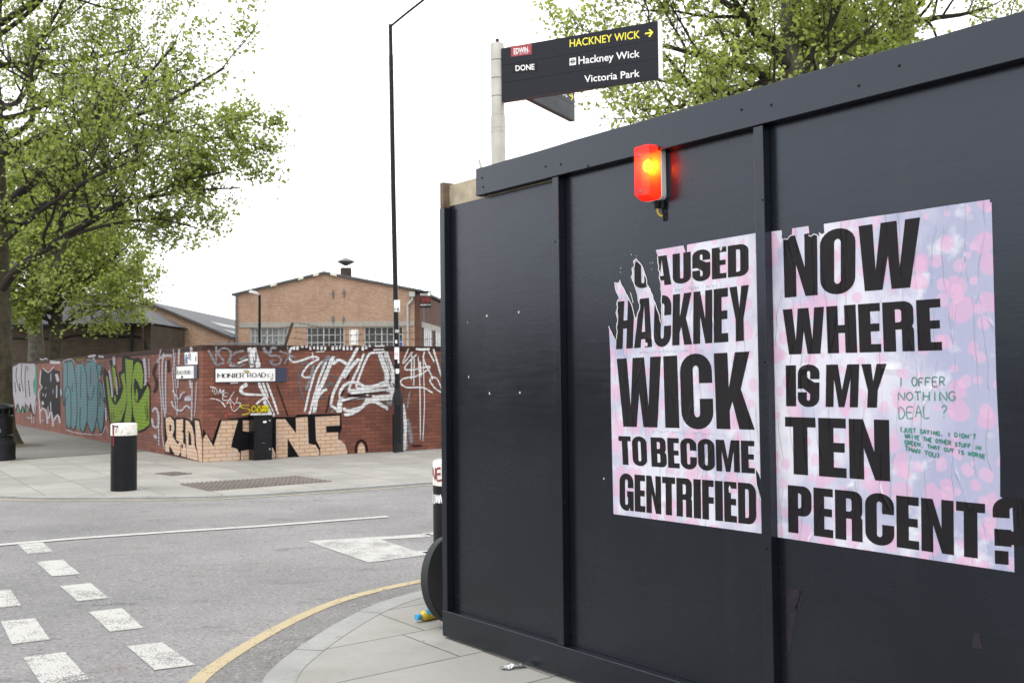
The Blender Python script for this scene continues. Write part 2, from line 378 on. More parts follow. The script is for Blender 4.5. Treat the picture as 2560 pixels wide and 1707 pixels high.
KA = .64
def dim(c, k=KA): return tuple(x * k for x in c)
def plain(name, col, rough=.5, metal=0.0, var=.18, nsc=9, bump=0.0, spec=.5, bsc=60, k=KA):
    col = dim(col, k)
    m, nt, b, o = new_mat(name); t = NT(nt); v = t.coord()
    n = t.noise(v, nsc, 5); dark = tuple(c * (1 - var) for c in col); lite = tuple(min(1, c * (1 + var)) for c in col)
    t.set(b.inputs['Base Color'], t.mix(dark, lite, t.ramp(n, .3, .7))); b.inputs['Metallic'].default_value = metal
    t.set(b.inputs['Roughness'], t.ramp(n, .3, .7, max(.05, rough - .08), min(1, rough + .08))); b.inputs['Specular IOR Level'].default_value = spec
    if bump: t.bump(b, t.noise(v, bsc, 4), bump, .004)
    return m

def brick_nodes(t, c1, c2, mortar, bw=.225, rh=.075, ms=.005, off=.5, vec=None, bias=0.0):
    bt = t.n('TexBrick', i={'Vector': vec or t.coord('UV'), 'Color1': c1, 'Color2': c2, 'Mortar': mortar, 'Scale': 1.0, 'Mortar Size': ms, 'Mortar Smooth': .15, 'Bias': bias, 'Brick Width': bw, 'Row Height': rh})
    bt.offset = off; return bt
def brick_mat(name, c1, c2, mortar, bw=.225, rh=.075, ms=.005, stain=(.03, .025, .02), stf=.5, rough=.85, off=.5, speck=None):
    c1, c2, mortar, stain, speck = dim(c1), dim(c2), dim(mortar), dim(stain), (dim(speck) if speck else None)
    m, nt, b, o = new_mat(name); t = NT(nt); vec = t.coord('UV'); bt = brick_nodes(t, c1, c2, mortar, bw, rh, ms, off, vec)
    v = t.coord()
    n1 = t.noise(v, .7, 6, .6); n2 = t.noise(v, 14, 5); n3 = t.noise(t.coord('Object', (2.2, 2.2, .25)), 1.0, 5)
    c = t.mix(bt.outputs[0], (.5, .5, .5), t.ramp(n2, .3, .75, 0, .35), 'OVERLAY')
    c = t.mix(c, t.mix(c, stain, .6), t.math('MULTIPLY', t.ramp(n1, .45, .75), stf)); c = t.mix(c, t.mix(c, stain, .5), t.math('MULTIPLY', t.ramp(n3, .5, .75), stf))
    if speck:
        w = t.n('TexWhiteNoise', i={'Vector': t.n('VectorMath', operation='SNAP', i={0: vec, 1: (bw / 2, rh, 1)}).outputs[0]}).outputs[0]
        c = t.mix(c, speck, t.ramp(w, .72, .95, 0, .55))
    t.set(b.inputs['Base Color'], c); b.inputs['Roughness'].default_value = rough; b.inputs['Specular IOR Level'].default_value = .25
    t.bump(b, t.math('ADD', t.math('MULTIPLY', bt.outputs[1], -1.0), t.math('MULTIPLY', n2, .35)), .6, .008); return m

def paint_mat(name, col, wear=.0, rough=.55, col2=None, mort=.35, dens=1.0):
    col, col2 = dim(col, .72), (dim(col2, .72) if col2 else None)
    """spray or masonry paint over brickwork: joints show through, edges fade with attribute a"""
    m, nt, b, o = new_mat(name); t = NT(nt); vec = t.coord('UV'); v = t.coord()
    bt = brick_nodes(t, (1, 1, 1), (.82, .82, .82), (0, 0, 0), vec=vec)
    n1 = t.noise(v, 2.2, 5); n2 = t.noise(v, 26, 4)
    c = t.mix(col, col2 or tuple(x * .72 for x in col), t.ramp(n1, .35, .7)); c = t.mix(c, bt.outputs[0], .25, 'MULTIPLY')
    c = t.mix(c, tuple(x * mort for x in (.09, .05, .04)) if mort < 1 else col, t.math('MULTIPLY', bt.outputs[1], .75 if mort < 1 else 0))
    t.set(b.inputs['Base Color'], c); b.inputs['Roughness'].default_value = rough; b.inputs['Specular IOR Level'].default_value = .03
    at = t.n('Attribute', attribute_name='a').outputs['Fac']
    k = t.math('MULTIPLY', t.ramp(t.math('ADD', at, t.math('MULTIPLY', t.math('SUBTRACT', n2, .5), .9)), .08, .48), dens)
    if wear: k = t.math('MULTIPLY', k, t.ramp(n1, .3, .62, 1 - wear, 1))
    tr = t.n('BsdfTransparent'); mx = t.n('MixShader'); nt.links.new(k, mx.inputs[0]); nt.links.new(tr.outputs[0], mx.inputs[1]); nt.links.new(b.outputs[0], mx.inputs[2]); nt.links.new(mx.outputs[0], o.inputs['Surface'])
    t.bump(b, t.math('MULTIPLY', bt.outputs[1], -1.0), .4, .006); return m

def slab_mat(name, bw, rh, rot, ox, oy, off, c1=(.43, .42, .385), c2=(.32, .315, .295), mortar=(.085, .08, .07), ms=.006):
    c1, c2, mortar = dim(c1, .62), dim(c2, .62), dim(mortar, .62)
    m, nt, b, o = new_mat(name); t = NT(nt); v = t.coord()
    tc = t.n('TexCoord'); sub = t.n('VectorMath', operation='SUBTRACT', i={0: tc.outputs['Object'], 1: (ox, oy, 0)})
    vr = t.n('VectorRotate', rotation_type='Z_AXIS', i={'Vector': sub.outputs[0], 'Angle': -rot}); vec = vr.outputs[0]
    wob = t.noise(v, 1.2, 2)
    bt = brick_nodes(t, c1, c2, mortar, bw, rh, ms, off, vec); bt.inputs['Mortar Smooth'].default_value = .3
    n1 = t.noise(v, 1.1, 6, .62); n2 = t.noise(v, 9, 6, .65); n3 = t.noise(v, 160, 3)
    c = t.mix(bt.outputs[0], t.mix(bt.outputs[0], (.30, .295, .28), .5), t.ramp(n2, .3, .75, 0, .5)); c = t.mix(c, t.mix(c, (.13, .12, .10), .55), t.ramp(n1, .46, .72, 0, .7))
    c = t.mix(c, t.mix(c, (.12, .11, .10), .5), t.ramp(t.noise(v, 3.3, 5, .7), .60, .70, 0, .55))
    c = t.mix(c, t.mix(c, (.09, .09, .08), .6), t.ramp(t.noise(v, 28, 6, .75), .56, .72, 0, .6)); c = t.mix(c, (.06, .06, .055), t.math('MULTIPLY', t.math('LESS_THAN', t.n('TexVoronoi', i={'Vector': v, 'Scale': 2.6}).outputs['Distance'], .035), .7)); c = t.mix(c, (.10, .10, .09), t.ramp(n3, .60, .75, 0, .45))
    t.set(b.inputs['Base Color'], c); t.set(b.inputs['Roughness'], t.ramp(n1, .3, .7, .62, .85)); b.inputs['Specular IOR Level'].default_value = .35
    t.bump(b, t.math('ADD', t.math('MULTIPLY', bt.outputs[1], -1.4), t.math('MULTIPLY', n3, .25)), .5, .006); return m

def asphalt_mat(name, c1, c2, tint=(.2, .12, .12), agg=.5, patch=.5):
    c1, c2, tint = dim(c1, .86), dim(c2, .86), dim(tint, .8)
    m, nt, b, o = new_mat(name); t = NT(nt); v = t.coord()
    big = t.noise(v, .35, 6, .6); mid = t.noise(t.coord('Object', (1, 2.2, 1), .6), 1.6, 6, .68); fine = t.noise(v, 42, 5, .75)
    vo = t.n('TexVoronoi', i={'Vector': v, 'Scale': 62.0}); stones = t.ramp(vo.outputs['Distance'], .15, .55)
    c = t.mix(c1, c2, t.ramp(big, .35, .68)); c = t.mix(c, tint, t.ramp(mid, .58, .76, 0, .5)); c = t.mix(c, t.mix(c, (.04, .038, .036), .75), t.ramp(mid, .30, .41, patch, 0)); st_ = t.noise(t.coord('Object', (.5, 2.6, 1), -.5, (3, 1, 0)), 1.3, 6, .72); c = t.mix(c, t.mix(c, (.07, .055, .055), .7), t.ramp(st_, .58, .70, 0, .55)); ck = t.n('TexVoronoi', i={'Vector': t.n('VectorMath', operation='ADD', i={0: v, 1: t.n('TexNoise', i={'Vector': v, 'Scale': 2.2}).outputs[1]}).outputs[0], 'Scale': .45}); ck.feature = 'DISTANCE_TO_EDGE'; c = t.mix(c, (.035, .034, .033), t.math('MULTIPLY', t.ramp(ck.outputs['Distance'], .0, .006, 1, 0), t.ramp(mid, .48, .56, 0, .7)))
    c = t.mix(c, (.03, .03, .03), t.math('MULTIPLY', t.ramp(fine, .52, .68), agg)); c = t.mix(c, (.36, .35, .34), t.math('MULTIPLY', t.ramp(vo.outputs['Color'], .72, .95), agg * .5))
    t.set(b.inputs['Base Color'], c); t.set(b.inputs['Roughness'], t.ramp(big, .3, .7, .66, .86)); b.inputs['Specular IOR Level'].default_value = .4
    t.bump(b, t.math('ADD', t.math('MULTIPLY', stones, -.6), fine), .5, .006); return m

def marking_mat(name, col, wear=.5):
    col = dim(col, .66)
    m, nt, b, o = new_mat(name); t = NT(nt); v = t.coord(); n = t.noise(v, 75, 5, .75); n1 = t.noise(v, 3.4, 6, .75); n2 = t.noise(v, 120, 3)
    c = t.mix(col, tuple(x * .72 for x in col), t.ramp(n1, .3, .7)); t.set(b.inputs['Base Color'], c); b.inputs['Roughness'].default_value = .7
    k = t.ramp(t.math('ADD', t.math('MULTIPLY', n, .75), t.math('MULTIPLY', n1, .55)), .50 * wear + .12, .50 * wear + .24)
    at = t.n('Attribute', attribute_name='a').outputs['Fac']
    k = t.math('MULTIPLY', k, t.ramp(t.math('ADD', at, t.math('MULTIPLY', t.math('SUBTRACT', n2, .5), 1.2)), .25, .5))
    tr = t.n('BsdfTransparent'); mx = t.n('MixShader'); nt.links.new(k, mx.inputs[0]); nt.links.new(tr.outputs[0], mx.inputs[1]); nt.links.new(b.outputs[0], mx.inputs[2]); nt.links.new(mx.outputs[0], o.inputs['Surface'])
    t.bump(b, n2, .3, .003); return m

def hoard_mat():
    m, nt, b, o = new_mat('slate_paint'); t = NT(nt); v = t.coord()
    n1 = t.noise(v, 1.3, 6, .6); n2 = t.noise(t.coord('Object', (1.2, 1.2, 14)), 3.0, 5, .6); n3 = t.noise(v, 45, 5, .65); dr = t.noise(t.coord('Object', (9, 9, .5)), 1.0, 4)
    c = t.mix((.0036, .0045, .0068), (.0056, .0067, .0098), t.ramp(n1, .35, .68)); c = t.mix(c, (.016, .016, .0165), t.ramp(dr, .58, .8, 0, .35)); c = t.mix(c, (.003, .0035, .005), t.ramp(t.noise(v, 4.5, 6, .75), .60, .75, 0, .5))
    vo = t.n('TexVoronoi', i={'Vector': v, 'Scale': 5.5}); dots = t.math('LESS_THAN', vo.outputs['Distance'], .022); c = t.mix(c, (.007, .007, .008), dots)
    t.set(b.inputs['Base Color'], c); t.set(b.inputs['Roughness'], t.math('ADD', t.ramp(n1, .3, .7, .19, .28), t.ramp(n2, .35, .7, 0, .05))); b.inputs['Specular IOR Level'].default_value = .54; b.inputs['Specular Tint'].default_value = (.84, .92, 1.08, 1)
    t.bump(b, t.math('ADD', t.math('MULTIPLY', n2, .3), t.math('MULTIPLY', n3, .5)), .2, .003); return m

def paper_color(t):
    """lilac cloud print with flat pink spots, in metres on the sheet"""
    v = t.coord('UV'); n = t.noise(v, 2.4, 5, .55); n2 = t.noise(t.coord('UV', (5, 1, 1)), 2.2, 5, .6)
    c = t.mix((.80, .80, .90), (.44, .45, .64), t.ramp(t.math('ADD', t.math('MULTIPLY', n, .7), t.math('MULTIPLY', n2, .3)), .44, .62))
    sx = t.n('SeparateXYZ', i={0: v}).outputs[0]
    c = t.mix(c, (.42, .44, .63), t.ramp(t.math('ADD', sx, t.math('MULTIPLY', n, .5)), 2.95, 3.25, 0, .9))
    c = t.mix(c, (.86, .86, .94), t.ramp(t.noise(v, 5, 6, .6), .56, .66, 0, .8))
    for sc, th, col in ((9.0, .32, (.84, .44, .66)), (13.5, .26, (.84, .50, .70))):
        vd = t.n('VectorMath', operation='ADD', i={0: v, 1: t.n('VectorMath', operation='SCALE', i={0: t.n('TexNoise', i={'Vector': v, 'Scale': 11.0}).outputs[1], 'Scale': .035}).outputs[0]}).outputs[0]; vo = t.n('TexVoronoi', i={'Vector': vd, 'Scale': sc, 'Randomness': .95}); vo.voronoi_dimensions = '2D'
        r = t.n('SeparateColor', i={0: vo.outputs['Color']}).outputs[0]
        k = t.math('MULTIPLY', t.ramp(t.math('SUBTRACT', vo.outputs['Distance'], t.math('MULTIPLY', t.math('ADD', r, .35), th)), -.035, .025, 1, 0), t.math('GREATER_THAN', r, .18))
        c = t.mix(c, t.mix(c, col, .54), k)
    return v, t.mix(c, (.66, .66, .66), 1.0, 'MULTIPLY')
def crease(t, v):
    wv = t.n('VectorMath', operation='ADD', i={0: v, 1: t.n('VectorMath', operation='SCALE', i={0: t.n('TexNoise', i={'Vector': v, 'Scale': 3.0}).outputs[1], 'Scale': .10}).outputs[0]}).outputs[0]
    m = t.n('Mapping', i={'Vector': wv, 'Scale': (9, .8, 1), 'Rotation': (0, 0, .12)}).outputs[0]
    vo = t.n('TexVoronoi', i={'Vector': m, 'Scale': 1.6}); vo.feature = 'DISTANCE_TO_EDGE'; vo.voronoi_dimensions = '2D'
    return t.math('ADD', t.math('MULTIPLY', t.ramp(vo.outputs['Distance'], .0, .035, 1, 0), t.ramp(t.noise(v, 6, 3), .42, .6)), t.math('MULTIPLY', t.noise(t.coord('UV', (30, 4, 1)), 2, 4), .5))
def poster_mats():
    m, nt, b, o = new_mat('poster_paper'); t = NT(nt); v, c = paper_color(t); cr = crease(t, v)
    t.set(b.inputs['Base Color'], t.mix(c, (.74, .73, .76), t.ramp(cr, .55, 1.1, 0, .45))); b.inputs['Roughness'].default_value = .5; t.bump(b, cr, .7, .007)
    m2, nt2, b2, o2 = new_mat('poster_ink'); t2 = NT(nt2); v2, cc = paper_color(t2); cr2 = crease(t2, v2)
    c2 = t2.mix((.005, .0043, .0046), cc, .014)
    t2.set(b2.inputs['Base Color'], t2.mix(c2, (.03, .028, .028), t2.math('MULTIPLY', cr2, .12))); b2.inputs['Roughness'].default_value = .5; b2.inputs['Specular IOR Level'].default_value = .14; t2.bump(b2, cr2, .95, .008)
    return m, m2

def foliage_mat(name, cols):
    cols = [dim(c, 1.32) for c in cols]
    m, nt, b, o = new_mat(name); t = NT(nt); at = t.n('Attribute', attribute_name='a').outputs['Fac']
    cr = t.n('ValToRGB', i={0: at}); el = cr.color_ramp.elements
    el[0].color = cols[0] + (1,); el[1].color = cols[-1] + (1,)
    for k, c in enumerate(cols[1:-1]): e = el.new((k + 1) / (len(cols) - 1)); e.color = c + (1,)
    t.set(b.inputs['Base Color'], cr.outputs[0]); b.inputs['Roughness'].default_value = .5; b.inputs['Specular IOR Level'].default_value = .35
    tl = t.n('BsdfTranslucent', i={'Color': t.mix(cr.outputs[0], (1.45, 1.6, .8), 1.0, 'MULTIPLY')}); mx = t.n('MixShader', i={0: .5})
    nt.links.new(b.outputs[0], mx.inputs[1]); nt.links.new(tl.outputs[0], mx.inputs[2]); nt.links.new(mx.outputs[0], o.inputs['Surface']); return m
def bark_mat(name, c1, c2, c3):
    c1, c2, c3 = dim(c1, .7), dim(c2, .7), dim(c3, .7)
    m, nt, b, o = new_mat(name); t = NT(nt); v = t.coord(); n1 = t.noise(v, 5, 6, .65); n2 = t.noise(t.coord('Object', (14, 14, 3)), 1.6, 6, .7)
    c = t.mix(c1, c2, t.ramp(n1, .4, .6)); c = t.mix(c, c3, t.ramp(n2, .5, .7, 0, .8)); t.set(b.inputs['Base Color'], c); b.inputs['Roughness'].default_value = .9; b.inputs['Specular IOR Level'].default_value = .2
    t.bump(b, t.math('ADD', n1, n2), .8, .03); return m

M = {}
M['slate'] = hoard_mat()
M['paper'], M['ink'] = poster_mats()
M['torn'] = plain('torn_paper', (.78, .76, .78), .8)
M['ply'] = plain('plywood', (.52, .44, .31), .75, var=.25, nsc=14, bump=.2)
M['timber'] = plain('weathered_timber', (.20, .14, .09), .85, var=.35, nsc=18, bump=.3)
M['brick'] = brick_mat('red_painted_brick', (.32, .115, .075), (.20, .074, .054), (.11, .058, .045), stain=(.07, .036, .028), stf=.6, rough=.75)
M['brick_old'] = brick_mat('brown_brick_pier', (.20, .075, .045), (.13, .055, .038), (.30, .25, .17), stain=(.05, .03, .02), stf=.6)
M['soldier'] = brick_mat('soldier_course', (.095, .042, .032), (.05, .03, .026), (.025, .018, .015), .075, .112, .005, stf=.6, off=0)
M['stock'] = brick_mat('orange_stock_brick', (.62, .375, .26), (.50, .285, .195), (.54, .46, .36), ms=.008, stain=(.16, .10, .07), stf=.4, speck=(.60, .47, .34))
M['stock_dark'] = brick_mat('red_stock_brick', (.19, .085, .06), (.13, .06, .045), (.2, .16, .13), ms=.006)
M['brown'] = brick_mat('brown_london_brick', (.115, .085, .055), (.075, .058, .04), (.12, .10, .075), stain=(.03, .025, .018), stf=.6)
M['roof'] = plain('grey_sheet_roof', (.115, .118, .125), .75, var=.4, nsc=2.5, bump=.3, bsc=6)
M['roof_lite'] = plain('pale_roof_sheet', (.40, .42, .42), .6, var=.2)
M['slate_roof'] = brick_mat('slate_tiles', (.10, .105, .12), (.07, .073, .085), (.03, .03, .034), .3, .22, .01, rough=.6)
M['concrete'] = plain('concrete', (.46, .44, .39), .85, var=.15, nsc=4)
M['frame'] = plain('white_window_frame', (.72, .72, .70), .5, var=.1)
M['glass'] = plain('dark_window_glass', (.05, .055, .06), .12, var=.3, nsc=1.2)
M['glass_lite'] = plain('pale_window_glass', (.34, .37, .38), .2, var=.4, nsc=.9)
M['black'] = plain('black_gloss_paint', (.007, .0075, .010), .33, var=.3, nsc=12, bump=.1, spec=.22)
M['blackmat'] = plain('black_satin_paint', (.008, .0085, .011), .5, var=.4, nsc=10, bump=.2, spec=.2)
M['rubber'] = plain('black_rubber', (.006, .006, .007), .6, var=.3, bump=.15, spec=.2)
M['rubber_rim'] = plain('scuffed_black_rubber', (.03, .031, .034), .6, var=.3, bump=.15, spec=.3)
M['white'] = plain('white_paint', (.80, .80, .78), .55, k=.9, var=.1, nsc=5)
M['sticker'] = plain('white_sticker', (.80, .79, .78), .6, k=.9, var=.06)
M['offwhite'] = plain('stained_white_paint', (.74, .72, .66), .6, k=.8, var=.25, nsc=16)
M['navy'] = plain('navy_enamel', (.018, .026, .075), .4, var=.2)
M['letter_black'] = plain('black_lettering', (.008, .008, .011), .6, var=.1, spec=.15)
M['letter_white'] = plain('white_lettering', (.82, .82, .82), .5, k=.9, var=.03)
M['yellow'] = plain('yellow_lettering', (.78, .70, .05), .5, k=.9, var=.05)
M['sign'] = plain('charcoal_sign_panel', (.0085, .011, .0195), .34, var=.12, nsc=5, spec=.22)
M['edge_dark'] = plain('dark_red_edge', (.07, .02, .022), .5)
M['sign_red'] = plain('red_sticker', (.42, .04, .05), .5, var=.1)
M['steel'] = plain('brushed_steel', (.58, .56, .50), .42, .55, var=.2, nsc=7, bump=.08)
M['steel_dark'] = plain('grey_steel', (.22, .23, .24), .5, .5, var=.25)
M['rust'] = plain('rusty_steel', (.075, .048, .038), .8, .2, var=.35)
M['grey_plastic'] = plain('grey_white_plastic', (.62, .62, .60), .4, k=.8, var=.05)
M['red_paint'] = plain('red_paint', (.25, .025, .03), .6, var=.2)
M['mark_red'] = plain('red_marker', (.35, .03, .05), .6)
M['screw_red'] = plain('dark_red_plastic', (.30, .01, .012), .35)
M['yellow_cable'] = plain('yellow_cable', (.55, .40, .02), .45)
M['foil'] = plain('foil_wrapper', (.72, .73, .74), .28, .8, var=.2)
M['cyan'] = plain('blue_plastic', (.06, .42, .72), .3, var=.08)
M['mango'] = plain('yellow_plastic', (.72, .52, .04), .3, var=.1)
M['peel'] = plain('peeled_enamel', (.55, .47, .25), .8)
M['slabs_near'] = slab_mat('paving_slabs', .90, .595, R(37.4), -.89, 4.95, .17)
M['slabs_far'] = slab_mat('paving_slabs_far', .78, .645, R(-56.3), -6.14, 13.18, .37, (.44, .425, .385), (.325, .318, .292))
def kerb_mat():
    m, nt, b, o = new_mat('granite_kerb'); t = NT(nt); v = t.coord(); at = t.n('Attribute', attribute_name='a').outputs['Fac']; fr = t.math('FRACT', t.math('DIVIDE', at, .92))
    n1 = t.noise(v, 2.2, 6, .65); n3 = t.noise(v, 90, 4, .7); n4 = t.noise(v, 14, 5, .7)
    c = t.mix((.27, .272, .262), (.20, .20, .19), t.ramp(n1, .35, .68)); c = t.mix(c, (.085, .085, .08), t.ramp(n3, .52, .72, 0, .6)); c = t.mix(c, (.09, .085, .075), t.ramp(n4, .56, .72, 0, .5)); c = t.mix(c, (.045, .042, .038), t.math('LESS_THAN', fr, .012))
    t.set(b.inputs['Base Color'], c); b.inputs['Roughness'].default_value = .75; t.bump(b, n3, .4, .004); return m
M['kerb'] = kerb_mat()
M['asphalt'] = asphalt_mat('worn_asphalt', (.235, .23, .228), (.150, .147, .147), (.185, .140, .132), .9, .8)
M['asphalt_dark'] = asphalt_mat('coarse_gutter_asphalt', (.185, .18, .175), (.115, .112, .11), (.14, .12, .11), .95, .8)
M['footway'] = asphalt_mat('footway_asphalt', (.165, .160, .145), (.125, .12, .108), (.14, .125, .10), .3, .5)
M['soil'] = asphalt_mat('yard_ground', (.10, .09, .075), (.07, .065, .055))
M['earth'] = plain('tree_pit_earth', (.10, .08, .05), .95, var=.4, nsc=20, bump=.5)
M['stud'] = asphalt_mat('studded_cover', (.16, .135, .115), (.12, .10, .09), agg=.5)
M['line_white'] = marking_mat('white_road_paint', (.68, .675, .64), .84)
M['line_thin'] = marking_mat('thin_white_road_paint', (.68, .675, .64), .76)
M['line_yellow'] = marking_mat('yellow_road_paint', (.62, .51, .30), .74)
M['line_cream'] = marking_mat('faded_yellow_road_paint', (.66, .58, .40), .66)
for k, c, kw in (('p_white', (1.0, 1.0, 1.01), dict(wear=.10)), ('p_grey', (.36, .37, .40), dict(wear=.2, dens=.9)), ('p_haze', (.70, .69, .70), dict(dens=.55)), ('p_black', (.012, .013, .016), dict(mort=.2)), ('p_dark', (.045, .028, .024), dict(dens=.8)),
                 ('p_cream', (.74, .52, .34), dict(col2=(.70, .46, .30), mort=2)), ('p_teal', (.10, .26, .27), dict(col2=(.15, .19, .22))), ('p_teal_line', (.03, .06, .07), {}), ('p_green', (.20, .36, .035), dict(col2=(.24, .30, .06))),
                 ('p_lilac', (.58, .56, .61), dict(wear=.2)), ('p_mint', (.10, .32, .25), {}), ('p_blue', (.16, .32, .42), dict(dens=.6)), ('p_salmon', (.70, .16, .12), dict(dens=.8)), ('p_yellow', (.75, .62, .03), {}), ('p_ochre', (.34, .24, .05), dict(dens=.7))):
    M[k] = paint_mat('spray_' + k[2:], c, **kw)
def cream_joint():   # cream letters: joints are drawn, so show them clearly
    m, nt, b, o = new_mat('cream_masonry_paint'); t = NT(nt); vec = t.coord('UV'); v = t.coord()
    bt = brick_nodes(t, (.52, .37, .25), (.46, .31, .205), (.13, .065, .04), vec=vec); n1 = t.noise(v, 3, 5)
    t.set(b.inputs['Base Color'], t.mix(bt.outputs[0], (.42, .32, .285), t.ramp(n1, .45, .7, 0, .55))); b.inputs['Roughness'].default_value = .65; t.bump(b, t.math('MULTIPLY', bt.outputs[1], -1.0), .4, .006); return m
M['p_cream'] = cream_joint()
M['bark'] = bark_mat('plane_bark', (.065, .055, .038), (.11, .095, .06), (.045, .036, .024))
M['bark_pale'] = bark_mat('pale_plane_bark', (.20, .19, .15), (.12, .11, .085), (.07, .06, .045))
M['bark_limb'] = bark_mat('plane_limb_bark', (.050, .042, .034), (.070, .060, .048), (.032, .027, .022))
M['leaf'] = foliage_mat('plane_leaves', [(.075, .095, .026), (.145, .175, .048), (.190, .218, .078), (.26, .275, .115)])
M['leaf_fresh'] = foliage_mat('fresh_plane_leaves', [(.090, .112, .034), (.170, .200, .060), (.230, .255, .088), (.28, .29, .118)])

# ------------------------------------------------------------------ ground, road, pavements
def sheet(name, poly, z, mat, kind='structure', zlow=None):
    mb = MB()
    if zlow is None: mb.add([(x, y, z) for x, y in poly], [tuple(range(len(poly)))])
    else:
        n = len(poly); mb.add([(x, y, z) for x, y in poly] + [(x, y, zlow) for x, y in poly], [tuple(range(n))] + [(i, n + i, n + (i + 1) % n, (i + 1) % n) for i in range(n)])
    o = mb.build(name, mat); tag(o, kind=kind); return o
ROADZ = -.03
sheet('ground', [(-900, -900), (900, -900), (900, 900), (-900, 900)], -.06, M['soil'])
sheet('road', [(-60, -40), (60, -40), (60, 60), (-60, 60)], ROADZ, M['asphalt'])

# near corner pavement: kerb line measured on the ground
near_out = [(13, -13.4), (9.3, -8.7), (5.6, -4.1), (2.2, .1), (.3, 2.35), (-.45, 3.3), (-.95, 4.1), (-1.2, 4.75), (-1.26, 5.1), (-1.23, 5.48), (-1.14, 5.97), (-1.01, 6.45), (-.86, 6.8), (-.60, 7.15), (-.25, 7.48), (.25, 7.85), (.9, 8.25), (2.2, 9.05), (4, 10.25), (6, 11.5), (10, 14.1), (14, 16.7), (20, 20.6), (28, 25.7), (40, 33.5)]
near_out = [tuple(p) for p in spline(near_out, 4)]
def offset(line, d):
    out = []
    for i, p in enumerate(line):
        a, b = np.array(line[max(i - 1, 0)]), np.array(line[min(i + 1, len(line) - 1)]); t = (b - a) / np.hypot(*(b - a)); out.append((p[0] + t[1] * d, p[1] - t[0] * d))
    return out
def strip(name, a, b, z, mat, kind='structure', zlow=None):
    mb = MB(); n = len(a); al = [.01]
    for p, q in zip(a[:-1], a[1:]): al.append(al[-1] + math.hypot(q[0] - p[0], q[1] - p[1]))
    mb.add([(x, y, z) for x, y in a] + [(x, y, z) for x, y in b], [(i, n + i, n + i + 1, i + 1) for i in range(n - 1)], al * 2)
    if zlow is not None:
        mb.add([(x, y, z) for x, y in a] + [(x, y, zlow) for x, y in a], [(i, i + 1, n + i + 1, n + i) for i in range(n - 1)])
    o = mb.build(name, mat)
    if kind: tag(o, kind=kind)
    return o
def paint_strip(name, line, w, z, mat):
    a, m_, c, d = offset(line, w / 2), offset(line, w * .3), offset(line, -w * .3), offset(line, -w / 2); mb = MB(); n = len(line)
    mb.add([(x, y, z) for L in (a, m_, c, d) for x, y in L], [(k * n + i, k * n + i + 1, (k + 1) * n + i + 1, (k + 1) * n + i) for k in range(3) for i in range(n - 1)], [0] * n + [1] * (2 * n) + [0] * n)
    return tag(mb.build(name, mat), kind='structure')
near_in = offset(near_out, .165)
strip('kerb', near_out, near_in, 0.0, M['kerb'], zlow=-.055)
strip('pavement', near_in, [(x + 40, y - 26) if False else (x * .2 + 26, y * .6 - 6) for x, y in near_in], -.002, M['slabs_near'])
strip('gutter', offset(near_out, -.30), offset(near_out, .01), ROADZ + .003, M['asphalt_dark'])
paint_strip('yellow_line', offset(near_out, -.345)[14:-12], .108, ROADZ + .006, M['line_yellow'])

# far pavement in front of the brick walls
CORNER = (-5.775, 18.589)
RW = Frame(CORNER[0], CORNER[1], 4.194, 3.005)             # wall along the street on the right
LW = Frame(CORNER[0], CORNER[1], .5647, -.8253)            # wall along the side street: x < 0 runs away
far_out = [(-42, 68), (-32, 52.5), (-24, 40.2), (-18, 31), (-14.4, 25.4), (-10.9, 19.9), (-9.6, 17.5), (-8.9, 15.6), (-8.2, 14.35), (-7.5, 13.65), (-6.83, 13.33), (-6.19, 13.10), (-5.61, 13.03), (-5.11, 13.02), (-4.3, 13.02), (-3.58, 13.14), (-2.56, 13.68), (-1.21, 14.52), (.5, 15.62), (3, 17.2), (6.5, 19.45), (12, 23), (20, 28.1), (30, 34.5), (40, 41)]
far_out = [tuple(p) for p in spline(far_out, 4)]
far_in = offset(far_out, -.16)
strip('kerb', far_in, far_out, 0.0, M['kerb'])
strip('kerb_face', [(x, y) for x, y in far_out], [(x + .0, y - .012) for x, y in far_out], -.001, M['kerb'], zlow=None).name = 'kerb'
mbk = MB(); n_ = len(far_out); mbk.add([(x, y - .012, -.001) for x, y in far_out] + [(x, y - .014, -.06) for x, y in far_out], [(i, n_ + i, n_ + i + 1, i + 1) for i in range(n_ - 1)]); tag(mbk.build('kerb', M['kerb']), kind='structure')
far_back = [(x * .55 + 4, max(y, 0) * .35 + 46) for x, y in far_in]
strip('pavement', far_back, far_in, -.002, M['slabs_far'])
paint_strip('faded_yellow_line', offset(far_out, .13)[24:-12], .07, ROADZ + .006, M['line_cream'])
# asphalt footway along the side street
fe = [(-10.45, 19.35), (-9.77, 19.56), (-7.93, 22.04)]
wl = lambda s: LW.world(s, -.01)[:2]
sheet('path', [(-10.75, 19.75), (-10.3, 19.30), (-9.77, 19.50), (-7.90, 21.98), wl(-4.3), wl(-27), (-25.5, 42.6), (-14.2, 25.3)], .004, M['footway'])

